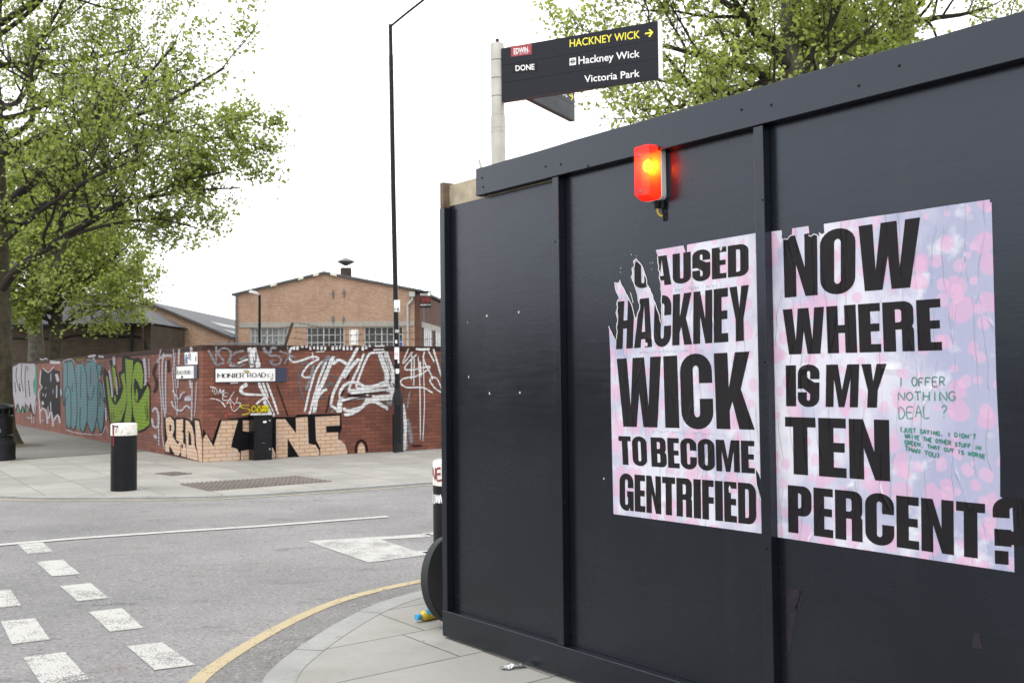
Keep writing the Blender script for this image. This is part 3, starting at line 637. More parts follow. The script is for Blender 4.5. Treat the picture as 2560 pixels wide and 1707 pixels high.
# road markings
def dash(mb, q, z):
    c = np.mean(q, axis=0); inner = [tuple(c + (np.array(p) - c) * .90) for p in q]
    mb.add([(x, y, z) for x, y in list(q) + inner], [(4, 5, 6, 7)] + [(i, (i + 1) % 4, 4 + (i + 1) % 4, 4 + i) for i in range(4)], [0] * 4 + [1] * 4)
mb = MB()
for q in ([(120, 530), (320, 522), (405, 597), (200, 612)], [(260, 667), (470, 650), (603, 762), (385, 780)], [(440, 848), (675, 824), (818, 940), (575, 966)], [(652, 1040), (910, 1010), (1075, 1163), (815, 1193)], [(935, 1295), (1205, 1265), (1462, 1440), (1150, 1480)]):
    dash(mb, [gnd(*c5(*p), ROADZ) for p in q][::-1], ROADZ + .005)
rowb = [[(-3.9, 7.31), (-3.71, 7.40), (-3.36, 6.85), (-3.55, 6.74)], [(-3.29, 6.42), (-3.1, 6.5), (-2.74, 5.94), (-2.92, 5.83)], [(-2.73, 5.57), (-2.54, 5.68), (-2.17, 5.14), (-2.36, 5.02)], [(-2.1, 4.75), (-1.92, 4.86), (-1.58, 4.35), (-1.76, 4.24)], [(-4.55, 8.3), (-4.36, 8.4), (-3.98, 7.78), (-4.17, 7.68)]]
for q in rowb: dash(mb, q[::-1], ROADZ + .005)
tag(mb.build('give_way_markings', M['line_white']), kind='structure')
paint_strip('centre_line', [(-6.6, 8.55)] + [gnd(x, y, ROADZ) for x, y in [(0, 1363), (202, 1346), (420, 1331), (640, 1317), (970, 1292)]], .135, ROADZ + .008, M['line_thin'])
mb = MB()
for pl in ([(470, 485), (900, 635), (1235, 556), (985, 474)], [(900, 635), (1330, 580), (1330, 548), (1235, 556)], [(470, 485), (985, 474), (1330, 455), (1330, 432)]):
    q = [gnd(*c6(*p), ROADZ) for p in pl]
    mb.add([(x, y, ROADZ + .005) for x, y in q], [(0, 1, 2, 3)])
for a, b in (((-.73, 8.67), (.1, 9.2)), ((-.83, 9.75), (.1, 10.3))):
    mb.add([(a[0], a[1], ROADZ + .005), (b[0], b[1], ROADZ + .005), (b[0] - .08, b[1] + .13, ROADZ + .005), (a[0] - .08, a[1] + .13, ROADZ + .005)], [(0, 1, 2, 3)])
tag(mb.build('white_road_block', M['line_white']), kind='structure')

# access covers set in the far pavement
def cover(name, label, q, n1, n2):
    q = [np.array(p) for p in q]; root = thing(name, label, 'access cover', (*np.mean(q, axis=0), 0)); c = np.mean(q, axis=0)
    mb = MB(); P = [p - c for p in q]; mb.add([(x, y, .006) for x, y in P] + [(x * 1.0, y * 1.0, -.01) for x, y in P], [(0, 1, 2, 3)] + [(i, 4 + i, 4 + (i + 1) % 4, (i + 1) % 4) for i in range(4)]); mb.build('plate', M['stud'], root)
    ms = MB()
    for i in range(n1):
        for k in range(n2):
            u, v = (i + .5) / n1, (k + .5 + .5 * (i % 2)) / (n2 + .5); p = P[0] * (1 - u) * (1 - v) + P[1] * u * (1 - v) + P[2] * u * v + P[3] * (1 - u) * v
            ms.lathe([(.024, .005), (.020, .014), (.0, .015)], 6, (p[0], p[1], 0))
    ms.build('studs', M['stud'], root)
cover('access_cover', 'large brown studded access cover set in pavement beside kerb', [gnd(450, 1210), gnd(520, 1227), gnd(830, 1203), gnd(745, 1190)], 16, 26)
cover('access_cover', 'small brown access cover in pavement near wall corner', [gnd(387, 1184), gnd(430, 1189), gnd(482, 1184), gnd(440, 1179)], 6, 8)

# ------------------------------------------------------------------ hoarding
HO = Frame(-.414, 5.79, .624, -.781)
PN = .047                                               # boards stand 47 mm proud of the panels
ho = thing('hoarding', 'dark slate painted plywood hoarding with battens at the pavement corner', 'hoarding', (HO.o[0], HO.o[1], 0), HO.ang)
for x0, x1 in ((.004, 1.026), (1.028, 2.278), (2.280, 3.53), (3.532, 4.78), (4.782, 6.03), (6.032, 7.28), (7.282, 8.53)):
    MB().box(x0, PN, .03, x1, PN + .018, 2.494 if x0 < .1 else 2.60).build('panel', M['slate'], ho, bev=.0015)
MB().box(.0, .0475, .03, .018, 2.6, 2.48).build('return_panel', M['slate'], ho)
for x in (-.004, 1.0, 2.255, 3.505, 4.757, 6.007, 7.257):
    MB().box(x, 0, .162, x + .047, PN - .001, 2.482 if x < 0 else 2.497).build('batten', M['slate'], ho, bev=.003)
MB().box(-.004, -.002, .012, 8.5, PN - .001, .160).build('base_board', M['slate'], ho, bev=.004)
mb = MB(); rnd = random.Random(4)
top = [(.36 + (8.2 * i / 60), 2.653 + rnd.uniform(-.002, .002)) for i in range(61)]
mb.plate([(.36, 2.499)] + [(8.56, 2.499)] + top[::-1], -.004, PN - .002); mb.build('top_plank', M['slate'], ho, bev=.003)
MB().box(.03, PN + .002, 2.4945, 1.026, PN + .02, 2.618).build('bare_plywood_strip', M['ply'], ho, label='bare plywood strip above the left panel')
MB().box(-.004, .004, 2.484, .03, PN + .06, 2.632).build('post_end', M['timber'], ho, bev=.002, label='rough timber post end at the top left corner')
# nail heads and dents
for px, py in ((1205, 445), (1208, 468), (1364, 417), (1402, 411), (1470, 415), (1854, 275), (1928, 263), (2147, 215), (2248, 165)):
    s, z = HO.px(px, py, -.004); MB().lathe([(.006, 0), (.004, .003), (0, .003)], 8, (s, -.0045, z), (0, -1, 0)).build('nail_head', M['letter_black'], ho)
for px, py in ((1388, 605), (1393, 920), (1412, 1255), (1907, 500), (1912, 905), (1916, 1370), (1120, 935)):
    s, z = HO.px(px, py, 0); MB().lathe([(.005, 0), (.003, .003), (0, .003)], 8, (s, -.0005, z), (0, -1, 0)).build('nail_head', M['letter_black'], ho)
for px, py, r in ((1217, 790, 7), (1297, 780, 6), (1169, 806, 4), (1224, 983, 7), (1300, 981, 7), (1172, 942, 5), (1510, 1196, 4), (2287, 438, 0)):
    s, z = HO.px(px, py, PN)
    mb = MB()
    if r: flat(mb, [('+', [(s + rnd.uniform(.5, 1.2) * r * .0011 * math.cos(a), z + rnd.uniform(.6, 1.6) * r * .0012 * math.sin(a)) for a in np.linspace(0, 6.28, 8)[:-1]])], PN - .0009); mb.build('paint_chip', M['torn'], ho)
M['smear'] = plain('purple_smear', (.016, .012, .022), .3, var=.3, nsc=30)
mb = MB()
for pts, w in (([(1985, 1470), (1982, 1500), (1978, 1540), (1974, 1590), (1974, 1630)], (.075, .012)), ([(2002, 1468), (2000, 1500), (1990, 1525)], (.012, .02)), ([(2445, 1580), (2442, 1600), (2445, 1620)], (.02, .035))):
    mb = MB(); ribbon(mb, [HO.px(*p, PN) for p in pts], w, PN - .0009, 0); mb.build('glue_smear', M['smear'], ho)

# posters pasted on the panels
YP = PN - .0012
H_ = lambda c: (lambda *p: HO.px(*c(*p), PN))
hA, hB, hC, hD = H_(cA), H_(cB), H_(cC), H_(cD)
tear = [hA(*p) for p in [(540, 378), (552, 470), (565, 600), (577, 700), (580, 900), (583, 1020), (560, 940), (540, 880), (512, 800), (495, 740), (470, 680), (452, 660), (440, 600), (410, 500), (398, 470), (375, 440), (340, 400), (315, 425), (325, 470), (303, 488), (310, 530), (300, 565), (325, 640), (345, 700), (360, 790), (375, 830), (372, 870), (350, 930), (345, 1000), (332, 950), (320, 920), (308, 860), (300, 830), (270, 770), (235, 700), (205, 650), (190, 600), (180, 622), (160, 630), (140, 620), (150, 680), (175, 740), (185, 770), (160, 820), (168, 850), (153, 900), (170, 980), (158, 1040), (165, 1080), (150, 1160), (120, 1110), (85, 1028)]]
# ragged edge
rg = random.Random(9); t2 = []
for a, b in zip(tear[:-1], tear[1:]):
    t2.append(a); l = math.hypot(b[0] - a[0], b[1] - a[1])
    for k in range(1, max(1, int(l / .012))): u = k / max(1, int(l / .012)); t2.append((a[0] + (b[0] - a[0]) * u + rg.uniform(-.004, .004), a[1] + (b[1] - a[1]) * u + rg.uniform(-.004, .004)))
t2.append(tear[-1]); tear = t2
paper1 = [hA(1473, 157), hA(1200, 203), hA(815, 268), hA(812, 350), hA(798, 335), hA(780, 275), hA(523, 318)] + tear + [hA(100, 1330), hB(99, 250), hB(122, 1262), hB(760, 1345), hB(1115, 1392), hB(1455, 1438), hB(1452, 1300), hB(1440, 1150), hB(1398, 1000), hB(1387, 862), hB(1415, 905), hB(1447, 1000), hB(1440, 500)]
paper1 = paper1[::-1]
ps1 = thing('poster', 'torn lilac and pink poster reading hackney wick, left of the batten', 'poster', (HO.o[0], HO.o[1], 0), HO.ang, 'posters on the hoarding')
mb = MB(); flat(mb, [('+', paper1)], YP); mb.build('paper', M['paper'], ps1)
mb = MB()
heavy(mb, 'CAUSED', [hA(322, 410), hA(1388, 252), hA(1390, 552), hA(325, 678)], YP - .0007, paper1)
heavy(mb, 'HACKNEY', [hA(170, 800), hA(1392, 642), hA(1402, 1160), hA(152, 1243)], YP - .0007, paper1)
heavy(mb, 'WICK', [hA(158, 1332), hA(1408, 1262), hB(1374, 512), hB(165, 484)], YP - .0007, paper1)
heavy(mb, 'TO BECOME', [hB(165, 568), hB(1376, 612), hB(1382, 902), hB(178, 820)], YP - .0007, paper1)
heavy(mb, 'GENTRIFIED', [hB(175, 900), hB(1390, 992), hB(1395, 1360), hB(178, 1222)], YP - .0007, paper1)
mb.build('printed_words', M['ink'], ps1)
mb = MB(); ribbon(mb, tear, .0055, YP - .0014, 0, sub=1)
ribbon(mb, [hB(1387, 862), hB(1398, 1000), hB(1440, 1150)], .004, YP - .0014, 0, sub=1)
for p in [hA(1130, 300), hA(437, 1200), hB(1160, 1035), hB(1418, 1100)]:
    flat(mb, [('+', [(p[0] + .008 * rg.uniform(.5, 1.2) * math.cos(a), p[1] + .017 * rg.uniform(.4, 1.2) * math.sin(a)) for a in np.linspace(0, 6.28, 9)[:-1]])], YP - .0014)
for px, py in ((295, 360), (342, 372), (470, 440), (485, 498), (495, 437), (197, 487), (195, 525), (165, 905), (290, 570), (455, 650)):
    p = hA(px, py); flat(mb, [('+', [(p[0] + .0028 * rg.uniform(.4, 1.3) * math.cos(a), p[1] + .0028 * rg.uniform(.4, 1.3) * math.sin(a)) for a in np.linspace(0, 6.28, 7)[:-1]])], YP - .0008)
for pts in ([(285, 710), (300, 760), (312, 812)], [(300, 490), (310, 560)], [(160, 860), (170, 940), (165, 1020)]):
    ribbon(mb, [hA(*p) for p in pts], .004, YP - .0008, 0, sub=1)
mb.build('torn_edges', M['torn'], ps1)
mb = MB(); rh = random.Random(3)
for q in ([hA(610, 690), hA(1085, 632), hA(1085, 662), hA(610, 715)], [hA(350, 1262), hA(835, 1240), hA(835, 1268), hA(350, 1285)], [hB(445, 510), hB(1130, 545), hB(1130, 570), hB(445, 535)]):
    for i in range(26):
        if rh.random() < .75: ribbon(mb, [bil(q, (i + rh.random() * .9) / 26, rh.random()) for _ in range(3)], .0022, YP - .0012, 0, .6, sub=2)
mb.build('faint_scribble', plain('faint_teal_pen', (.35, .55, .60), .6), ps1)

paper2 = [hC(*p) for p in [(88, 325), (178, 313), (182, 345), (178, 370), (190, 392), (205, 384), (225, 388), (245, 362), (262, 352), (265, 298), (398, 278), (404, 335), (400, 356), (420, 362), (440, 345), (465, 350), (490, 366), (488, 330), (505, 345), (528, 335), (522, 262), (930, 200), (1190, 165), (1510, 115), (1878, 62), (1880, 88), (1893, 85), (1932, 1560)]] + [hD(*p) for p in [(1712, 600), (1713, 885), (1800, 950), (1811, 1200), (1815, 1425), (108, 1172), (95, 0)]]
paper2 = paper2[::-1]
ps2 = thing('poster', 'lilac and pink poster reading ten percent, with green handwriting on it', 'poster', (HO.o[0], HO.o[1], 0), HO.ang, 'posters on the hoarding')
mb = MB(); flat(mb, [('+', paper2)], YP); mb.build('paper', M['paper'], ps2)
mb = MB()
heavy(mb, 'NOW', [hC(190, 369), hC(1310, 207), hC(1290, 775), hC(203, 863)], YP - .0007, paper2)
heavy(mb, 'WHERE', [hC(188, 960), hC(1473, 870), hC(1490, 1292), hC(200, 1327)], YP - .0007, paper2)
heavy(mb, 'IS MY', [hC(212, 1415), hC(1037, 1401), hD(890, 254), hD(188, 242)], YP - .0007, paper2)
heavy(mb, 'TEN', [hD(180, 318), hD(922, 340), hD(930, 778), hD(186, 722)], YP - .0007, paper2)
heavy(mb, 'PERCENT', [hD(200, 803), hD(1606, 938), hD(1610, 1334), hD(204, 1138)], YP - .0007, paper2)
heavy(mb, '?', [hD(1658, 885), hD(1945, 900), hD(1955, 1390), hD(1668, 1362)], YP - .0007)
mb.build('printed_words', M['ink'], ps2)
mb = MB(); rh = random.Random(5); Q = lambda a, b, h: [hD(*a), hD(*b), hD(b[0], b[1] + h), hD(a[0], a[1] + h)]
hand(mb, 'I OFFER', Q((985, 40), (1330, 38), 60), .0040, YP - .0014, rh)
hand(mb, 'NOTHING', Q((985, 138), (1405, 138), 62), .0040, YP - .0014, rh)
hand(mb, 'DEAL ?', Q((988, 242), (1350, 232), 86), .0032, YP - .0014, rh)
mg = plain('green_pen', (.05, .27, .21), .6, var=.25, nsc=20); mb.build('green_handwriting', mg, ps2, label='larger green pen note of three lines'); mb = MB()
hand(mb, "(JUST SAYING, I DIDN'T", Q((998, 392), (1545, 446), 30), .0042, YP - .0014, rh)
hand(mb, 'WRITE THE OTHER STUFF IN', Q((1035, 438), (1580, 526), 28), .0042, YP - .0014, rh)
hand(mb, 'GREEN, THAT GUY IS WORSE', Q((1033, 482), (1612, 586), 28), .0042, YP - .0014, rh)
hand(mb, 'THAN YOU)', Q((1035, 525), (1290, 580), 32), .0042, YP - .0014, rh)
mb.build('green_handwriting', mg, ps2, label='smaller dark green pen note in brackets')
mb = MB(); tr2 = [hC(*p) for p in [(178, 370), (190, 392), (205, 384), (225, 388), (245, 362), (262, 352)]]; ribbon(mb, tr2, .004, YP - .0012, 0, sub=1)
ribbon(mb, [hC(*p) for p in [(400, 356), (420, 362), (440, 345), (465, 350), (490, 366), (488, 330)]], .004, YP - .0012, 0, sub=1); mb.build('torn_edges', M['torn'], ps2)

# red warning lamp screwed to the hoarding
ls, lz = HO.px(1643, 437, PN)
lamp = thing('warning_lamp', 'lit red bulkhead warning lamp with cable, fixed high on the hoarding', 'lamp', HO.world(ls, PN, lz - .125), HO.ang)
lw, lh, ld = .056, .25, .100
mb = MB(); mb.plate([(x * 1.02, z) for x, z in rr(-lw, 0, lw, lh, .022, .022)], -.034, -.001); mb.build('back_plate', M['grey_plastic'], lamp, smooth=True, bev=.003)
def red_lens():
    m, nt, b, o = new_mat('red_lamp_lens'); t = NT(nt); v = t.coord()
    wv = t.n('TexWave', i={'Vector': t.coord('Object', (1, 0, 1), 0), 'Scale': 60.0, 'Distortion': 0.0}); wv.wave_type = 'BANDS'; wv.bands_direction = 'DIAGONAL'
    b.inputs['Base Color'].default_value = (.74, .02, .035, 1); b.inputs['Roughness'].default_value = .22
    tl = t.n('BsdfTranslucent', i={'Color': (1.0, .03, .02)}); tp = t.n('BsdfRefraction', i={'Color': (1.0, .40, .01), 'Roughness': .34, 'IOR': 1.12})
    m1 = t.n('MixShader', i={0: .38}); m2 = t.n('MixShader', i={0: t.ramp(wv.outputs[1], .2, .8, .10, .36)})
    nt.links.new(b.outputs[0], m1.inputs[1]); nt.links.new(tl.outputs[0], m1.inputs[2]); nt.links.new(m1.outputs[0], m2.inputs[1]); nt.links.new(tp.outputs[0], m2.inputs[2]); nt.links.new(m2.outputs[0], o.inputs['Surface'])
    t.bump(b, wv.outputs[1], .35, .002); return m
mb = MB(); n = 28; ring = lambda k, z0, z1, y, r: [(x, y, z) for x, z in rr(-k, z0, k, z1, r, r)]
L1 = ring(lw * .98, .003, lh - .003, -.033, .02); L2 = ring(lw * .98, .003, lh - .003, -.060, .02); L3 = ring(lw * .82, .02, lh - .006, -ld, .012)
m_ = len(L1); mb.add(L1 + L2 + L3, [(i, (i + 1) % m_, m_ + (i + 1) % m_, m_ + i)[::-1] for i in range(m_)] + [(m_ + i, m_ + (i + 1) % m_, 2 * m_ + (i + 1) % m_, 2 * m_ + i)[::-1] for i in range(m_)] + [tuple(range(2 * m_, 3 * m_))])
lens = mb.build('lens', red_lens(), lamp, smooth=True)
me_, nt_, b_, o_ = new_mat('lamp_filament'); b_.inputs['Emission Color'].default_value = (1, .72, .22, 1); b_.inputs['Emission Strength'].default_value = 25; b_.inputs['Base Color'].default_value = (.8, .6, .2, 1)
mb = MB(); mb.lathe([(0, -.028), (.017, -.020), (.025, 0), (.017, .020), (0, .028)], 14, (.010, -.062, .155)); mb.build('bulb', me_, lamp, smooth=True)
mb = MB()
for z in (.040, .205): MB().lathe([(.010, 0), (.010, .001), (.006, .0015), (0, .0015)], 12, (-.012, -ld + .0005, z), (0, -1, 0)).build('screw', M['screw_red'], lamp); MB().lathe([(.004, 0), (.003, .002), (0, .002)], 8, (-.009, -ld - .001, z), (0, -1, 0)).build('screw_head', M['steel'], lamp)
mb = MB(); mb.lathe([(.013, -.03), (.015, -.012), (.015, .004)], 12, (.018, -.02, -.004)); mb.lathe([(.010, -.03), (.012, .0)], 10, (.042, -.012, -.006)); mb.build('cable_gland', M['rubber'], lamp, smooth=True)
mb = MB(); mb.tube(spline([(.018, -.02, -.03), (.020, -.022, -.05), (.030, -.02, -.066), (.042, -.014, -.074)], 4), .0055, 8); mb.build('cable', M['yellow_cable'], lamp, smooth=True)
mb = MB(); mb.tube(spline([(.042, -.012, -.03), (.045, -.012, -.06), (.046, -.008, -.085), (.040, -.003, -.09)], 4), .0045, 8); mb.build('lead', M['rubber'], lamp, smooth=True)

# ------------------------------------------------------------------ brick boundary walls with graffiti
wr = thing('brick_wall', 'low red brick wall with white graffiti along the far pavement', 'wall', (*CORNER, 0), RW.ang)
wlw = thing('brick_wall', 'long side street wall covered in teal, green and black graffiti', 'wall', (*CORNER, 0), LW.ang)
def wall_body(root, x0, x1, z0, z1, lo=True):
    # brickwork, with sloping top between z0 (at x0) and z1 (at x1)
    th = .33; c = .112
    mb = MB(); mb.hexa([(x0, 0, -.05), (x1, 0, -.05), (x1, th, -.05), (x0, th, -.05)], [(x0, 0, z0 - c), (x1, 0, z1 - c), (x1, th, z1 - c), (x0, th, z0 - c)]); mb.build('brickwork', M['brick'], root)
    mb = MB(); mb.hexa([(x0, -.003, z0 - c), (x1, -.003, z1 - c), (x1, th, z1 - c), (x0, th, z0 - c)], [(x0, -.003, z0), (x1, -.003, z1), (x1, th, z1), (x0, th, z0)]); mb.build('coping', M['soldier'], root)
wall_body(wr, .0, 16, 2.181, 2.27)
wall_body(wlw, -27.5, -.335 if False else -.002, 2.31, 2.181)

GY = -.006
def strokes(root, F, cv, items, mat, name, y0, label=None, soft=.35, al=1.0):
    mb = MB(); y = y0
    for pts, w in items:
        t_ = MB(); ribbon(t_, pts, w, y, soft, al)
        mb.add([(lambda q: (q[0], v[1], q[1]))(F.px(*cv(v[0], v[2]))) for v in t_.v], [f[::-1] for f in t_.f], t_.a); y -= .00025
    return mb.build(name, mat, root, label=label)
def fills(root, F, cv, polys, mat, name, y, label=None):
    mb = MB()
    ops = [(s, [F.px(*cv(*p)) for p in pl]) for s, pl in polys]; flat(mb, ops, y); return mb.build(name, mat, root, label=label)
def cw(pts): return pts
# red wine lettering round the corner: black outline, then cream
fills(wr, RW, c3, [('+', [(76, 1262), (100, 1300), (140, 1352), (190, 1203), (400, 1178), (650, 1182), (715, 1180), (735, 1166), (1042, 1160), (1048, 1265), (1030, 1300), (1030, 1345), (1075, 1370), (1100, 1440), (1090, 1447), (700, 1470), (440, 1488), (76, 1500)])], M['p_black'], 'black_outline', GY - .001)
fills(wr, RW, c3, [('+', [(76, 1335), (98, 1300), (150, 1388), (207, 1206), (322, 1203), (285, 1330), (272, 1392), (312, 1402), (336, 1440), (330, 1490), (76, 1500)]), ('+', [(355, 1205), (402, 1205), (402, 1285), (355, 1280)]), ('+', [(535, 1200), (555, 1200), (555, 1275), (535, 1270)]), ('+', [(342, 1420), (402, 1410), (402, 1488), (340, 1490)]), ('+', [(530, 1388), (565, 1398), (584, 1440), (578, 1478), (530, 1480)]),
                   ('+', [(588, 1197), (650, 1197), (728, 1297), (725, 1187), (808, 1182), (815, 1368), (865, 1378), (890, 1420), (886, 1460), (755, 1468), (668, 1332), (668, 1472), (588, 1478)]),
                   ('+', [(860, 1182), (1033, 1172), (1033, 1240), (937, 1246), (938, 1290), (1022, 1288), (1022, 1340), (1042, 1347), (1072, 1375), (1088, 1420), (1084, 1448), (893, 1458), (897, 1400), (868, 1345)])], M['p_cream'], 'cream_letters', GY - .002)
fills(wlw, LW, c380, [('+', [(150, 1010), (185, 978), (240, 976), (285, 1008), (300, 996), (395, 993), (460, 1018), (495, 1060), (518, 1006), (588, 1013), (619, 1200), (619, 1545), (560, 1525), (430, 1490), (330, 1470), (165, 1430)])], M['p_black'], 'black_outline', GY - .001)
fills(wlw, LW, c380, [('+', [(172, 1000), (230, 988), (272, 1040), (278, 1140), (255, 1220), (318, 1325), (350, 1290), (356, 1420), (330, 1460), (285, 1450), (215, 1330), (218, 1425), (170, 1412), (166, 1320), (195, 1260), (176, 1120)]), ('-', [(215, 1080), (240, 1090), (240, 1160), (220, 1170)]),
                      ('+', [(302, 1022), (385, 1012), (385, 1140), (368, 1170), (390, 1190), (385, 1300), (412, 1330), (425, 1400), (420, 1480), (362, 1466), (360, 1330), (335, 1290), (302, 1270)]), ('-', [(362, 1330), (385, 1320), (382, 1370), (368, 1375)]),
                      ('+', [(417, 1022), (460, 1045), (498, 1110), (523, 1230), (526, 1338), (560, 1430), (568, 1524), (432, 1488), (425, 1330), (416, 1200)]), ('-', [(452, 1150), (480, 1200), (490, 1335), (452, 1335)]),
                      ('+', [(527, 1030), (580, 1037), (598, 1150), (619, 1290), (619, 1545), (576, 1527), (562, 1400), (546, 1330), (540, 1180)])], M['p_cream'], 'cream_letters', GY - .002)
strokes(wr, RW, c3, [([(1145, 1440), (1150, 1380), (1180, 1345), (1215, 1370), (1228, 1430)], 15)], M['p_black'], 'black_ring', GY - .001, soft=.2)
fills(wr, RW, c3, [('+', [(1158, 1440), (1163, 1385), (1183, 1360), (1205, 1385), (1212, 1436)])], M['p_cream'], 'cream_dot', GY - .0005)

# big white lettering on the street wall
WH = [([(70, 110), (20, 200), (30, 310), (90, 355), (200, 340), (330, 290), (440, 275), (510, 305)], 34), ([(510, 310), (420, 350), (310, 430), (230, 560), (270, 605), (375, 600)], 32), ([(560, 330), (450, 500), (390, 680), (330, 900), (268, 1190)], 34),
      ([(630, 330), (520, 600), (440, 860), (380, 1080), (345, 1220)], 36), ([(740, 250), (650, 480), (560, 700), (460, 920), (430, 1200)], 62), ([(640, 800), (560, 840), (470, 960), (450, 1100)], 42), ([(720, 400), (800, 335), (880, 345), (960, 395)], 50),
      ([(1140, 110), (1050, 280), (930, 490), (820, 690), (725, 900), (695, 1060)], 46), ([(1170, 290), (1030, 440), (900, 630)], 54), ([(680, 1075), (750, 1095), (830, 1190)], 40), ([(890, 920), (840, 1050), (840, 1190)], 80),
      ([(850, 980), (850, 850), (920, 735), (1030, 690), (1150, 705), (1250, 780), (1290, 880), (1270, 1000), (1210, 1080), (1090, 1130), (960, 1150), (890, 1110)], 48), ([(1240, 205), (1160, 420), (1080, 590), (1010, 750), (980, 860)], 38), ([(1470, 205), (1330, 225), (1240, 390), (1160, 600), (1105, 770)], 36),
      ([(1490, 200), (1540, 350), (1600, 520), (1610, 660), (1560, 740)], 78), ([(1580, 190), (1650, 380), (1710, 560), (1725, 720)], 80), ([(1080, 775), (1250, 790), (1450, 760), (1690, 735)], 42), ([(1240, 760), (1400, 745), (1560, 690), (1720, 700)], 34), ([(960, 820), (1200, 835), (1450, 825), (1730, 815)], 50),
      ([(1290, 960), (1500, 945), (1720, 925)], 90), ([(840, 990), (980, 965), (1260, 925)], 46), ([(1640, 700), (1690, 820), (1720, 980)], 90), ([(900, 1220), (1050, 1190), (1180, 1110), (1290, 1015), (1400, 1000), (1520, 1060), (1640, 1130)], 54), ([(1000, 870), (1120, 865), (1250, 860)], 36)]
strokes(wr, RW, c720, [(p, w * 2.1) for p, w in WH], M['p_haze'], 'white_overspray', GY - .0005, soft=1.0, al=.42)
strokes(wr, RW, c720, [(p, w * 1.2) for p, w in WH], M['p_white'], 'white_lettering', GY - .003, soft=.55)
strokes(wr, RW, c720, [([(420, 380), (370, 600), (310, 760), (285, 820)], 60), ([(700, 260), (600, 350), (560, 560)], 90), ([(700, 1190), (760, 1100)], 30), ([(650, 1020), (640, 1190)], 30), ([(1100, 330), (990, 400)], 60), ([(1600, 1040), (1710, 1030)], 110)], M['p_grey'], 'grey_spray', GY - .0025, soft=.7)
strokes(wr, RW, c720, [([(950, 905), (1250, 875), (1630, 835)], 26), ([(950, 905), (1150, 920), (1390, 922)], 34), ([(870, 1025), (1000, 980), (1240, 930)], 18), ([(995, 560), (955, 650)], 34), ([(685, 880), (645, 1080), (620, 1190)], 34), ([(910, 800), (850, 930)], 36), ([(1630, 640), (1700, 790)], 14), ([(1600, 270), (1690, 560)], 12), ([(1640, 200), (1728, 460)], 14)], M['p_dark'], 'dark_strokes', GY - .0105, soft=.3)
strokes(wr, RW, c720, [([(150, 92), (150, 165)], 44), ([(228, 90), (228, 125)], 46), ([(293, 90), (300, 125)], 40), ([(352, 92), (362, 170)], 34), ([(420, 95), (420, 150)], 30), ([(480, 92), (480, 160)], 34), ([(543, 92), (543, 165)], 40), ([(600, 95), (600, 168)], 36), ([(725, 95), (725, 170)], 44), ([(785, 92), (785, 160)], 36), ([(843, 92), (843, 150)], 34), ([(905, 95), (905, 170)], 40), ([(965, 95), (965, 168)], 36), ([(1025, 95), (1025, 170)], 38), ([(95, 95), (90, 170)], 40), ([(1215, 95), (1215, 175)], 44), ([(1270, 92), (1270, 150)], 36), ([(1325, 90), (1330, 115)], 36), ([(1400, 100), (1580, 95)], 22), ([(1380, 160), (1570, 150)], 22), ([(390, 200), (405, 320)], 18), ([(440, 195), (600, 185)], 14), ([(1420, 205), (1600, 190)], 30)], M['p_white'], 'white_coping_marks', GY - .009, soft=.25)
strokes(wr, RW, c720, [([(350, 380), (270, 360), (190, 430), (170, 560), (190, 760), (240, 920), (280, 1010)], 24), ([(450, 945), (640, 925)], 18), ([(600, 600), (740, 590), (805, 650)], 22), ([(640, 720), (740, 710)], 60), ([(560, 790), (620, 740)], 40), ([(230, 480), (330, 450)], 26), ([(290, 400), (290, 520)], 22)], M['p_blue'], 'pale_blue_tag', GY - .0012, soft=.5)
strokes(wr, RW, c960, [([(215, 590), (172, 690), (165, 725), (205, 680), (250, 620)], 13), ([(290, 640), (195, 735), (188, 780), (300, 772), (388, 752), (385, 775), (300, 830), (165, 860), (145, 900), (200, 935), (330, 935), (432, 988)], 15), ([(240, 640), (236, 880)], 13), ([(262, 660), (256, 930)], 12), ([(292, 640), (310, 900), (315, 1410)], 11), ([(338, 660), (346, 900), (350, 1100), (335, 1420)], 9), ([(350, 620), (345, 700), (420, 850), (395, 870), (440, 940), (500, 980)], 14), ([(425, 590), (500, 850)], 18), ([(380, 610), (440, 720)], 14), ([(400, 845), (460, 860), (500, 950)], 12), ([(270, 600), (330, 605), (400, 600)], 22), ([(160, 1060), (182, 1250), (176, 1500)], 30), ([(310, 700), (318, 850)], 20)], M['p_white'], 'white_tag', GY - .003)
strokes(wr, RW, c960, [([(222, 960), (200, 1130)], 22), ([(195, 1200), (225, 1330), (240, 1430)], 50), ([(180, 1350), (200, 1480)], 40)], M['p_grey'], 'grey_spray', GY - .0025, soft=.9)
strokes(wr, RW, c960, [([(240, 1445), (330, 1440)], 22)], M['p_dark'], 'dark_strokes', GY - .012, soft=.3)
strokes(wr, RW, c500, [([(955, 60), (985, 200), (1000, 330), (1020, 460)], 90), ([(1040, 60), (1090, 250), (1150, 470)], 110), ([(1140, 740), (1230, 950), (1400, 1300), (1455, 1420)], (70, 60)), ([(1220, 740), (1290, 930), (1330, 1060)], 50), ([(1300, 740), (1400, 1000), (1545, 1410)], 44), ([(930, 775), (820, 850), (800, 930), (900, 980), (1060, 990), (1240, 1000)], (90, 34)), ([(1280, 1050), (1170, 1110), (1090, 1190)], 46), ([(960, 1375), (1340, 1372)], 44), ([(720, 380), (900, 310), (1010, 290)], 40), ([(560, 415), (700, 430)], 30), ([(1250, 1100), (1330, 1250), (1380, 1400)], 90), ([(580, 770), (760, 755)], 24)], M['p_white'], 'white_lettering', GY - .0035)
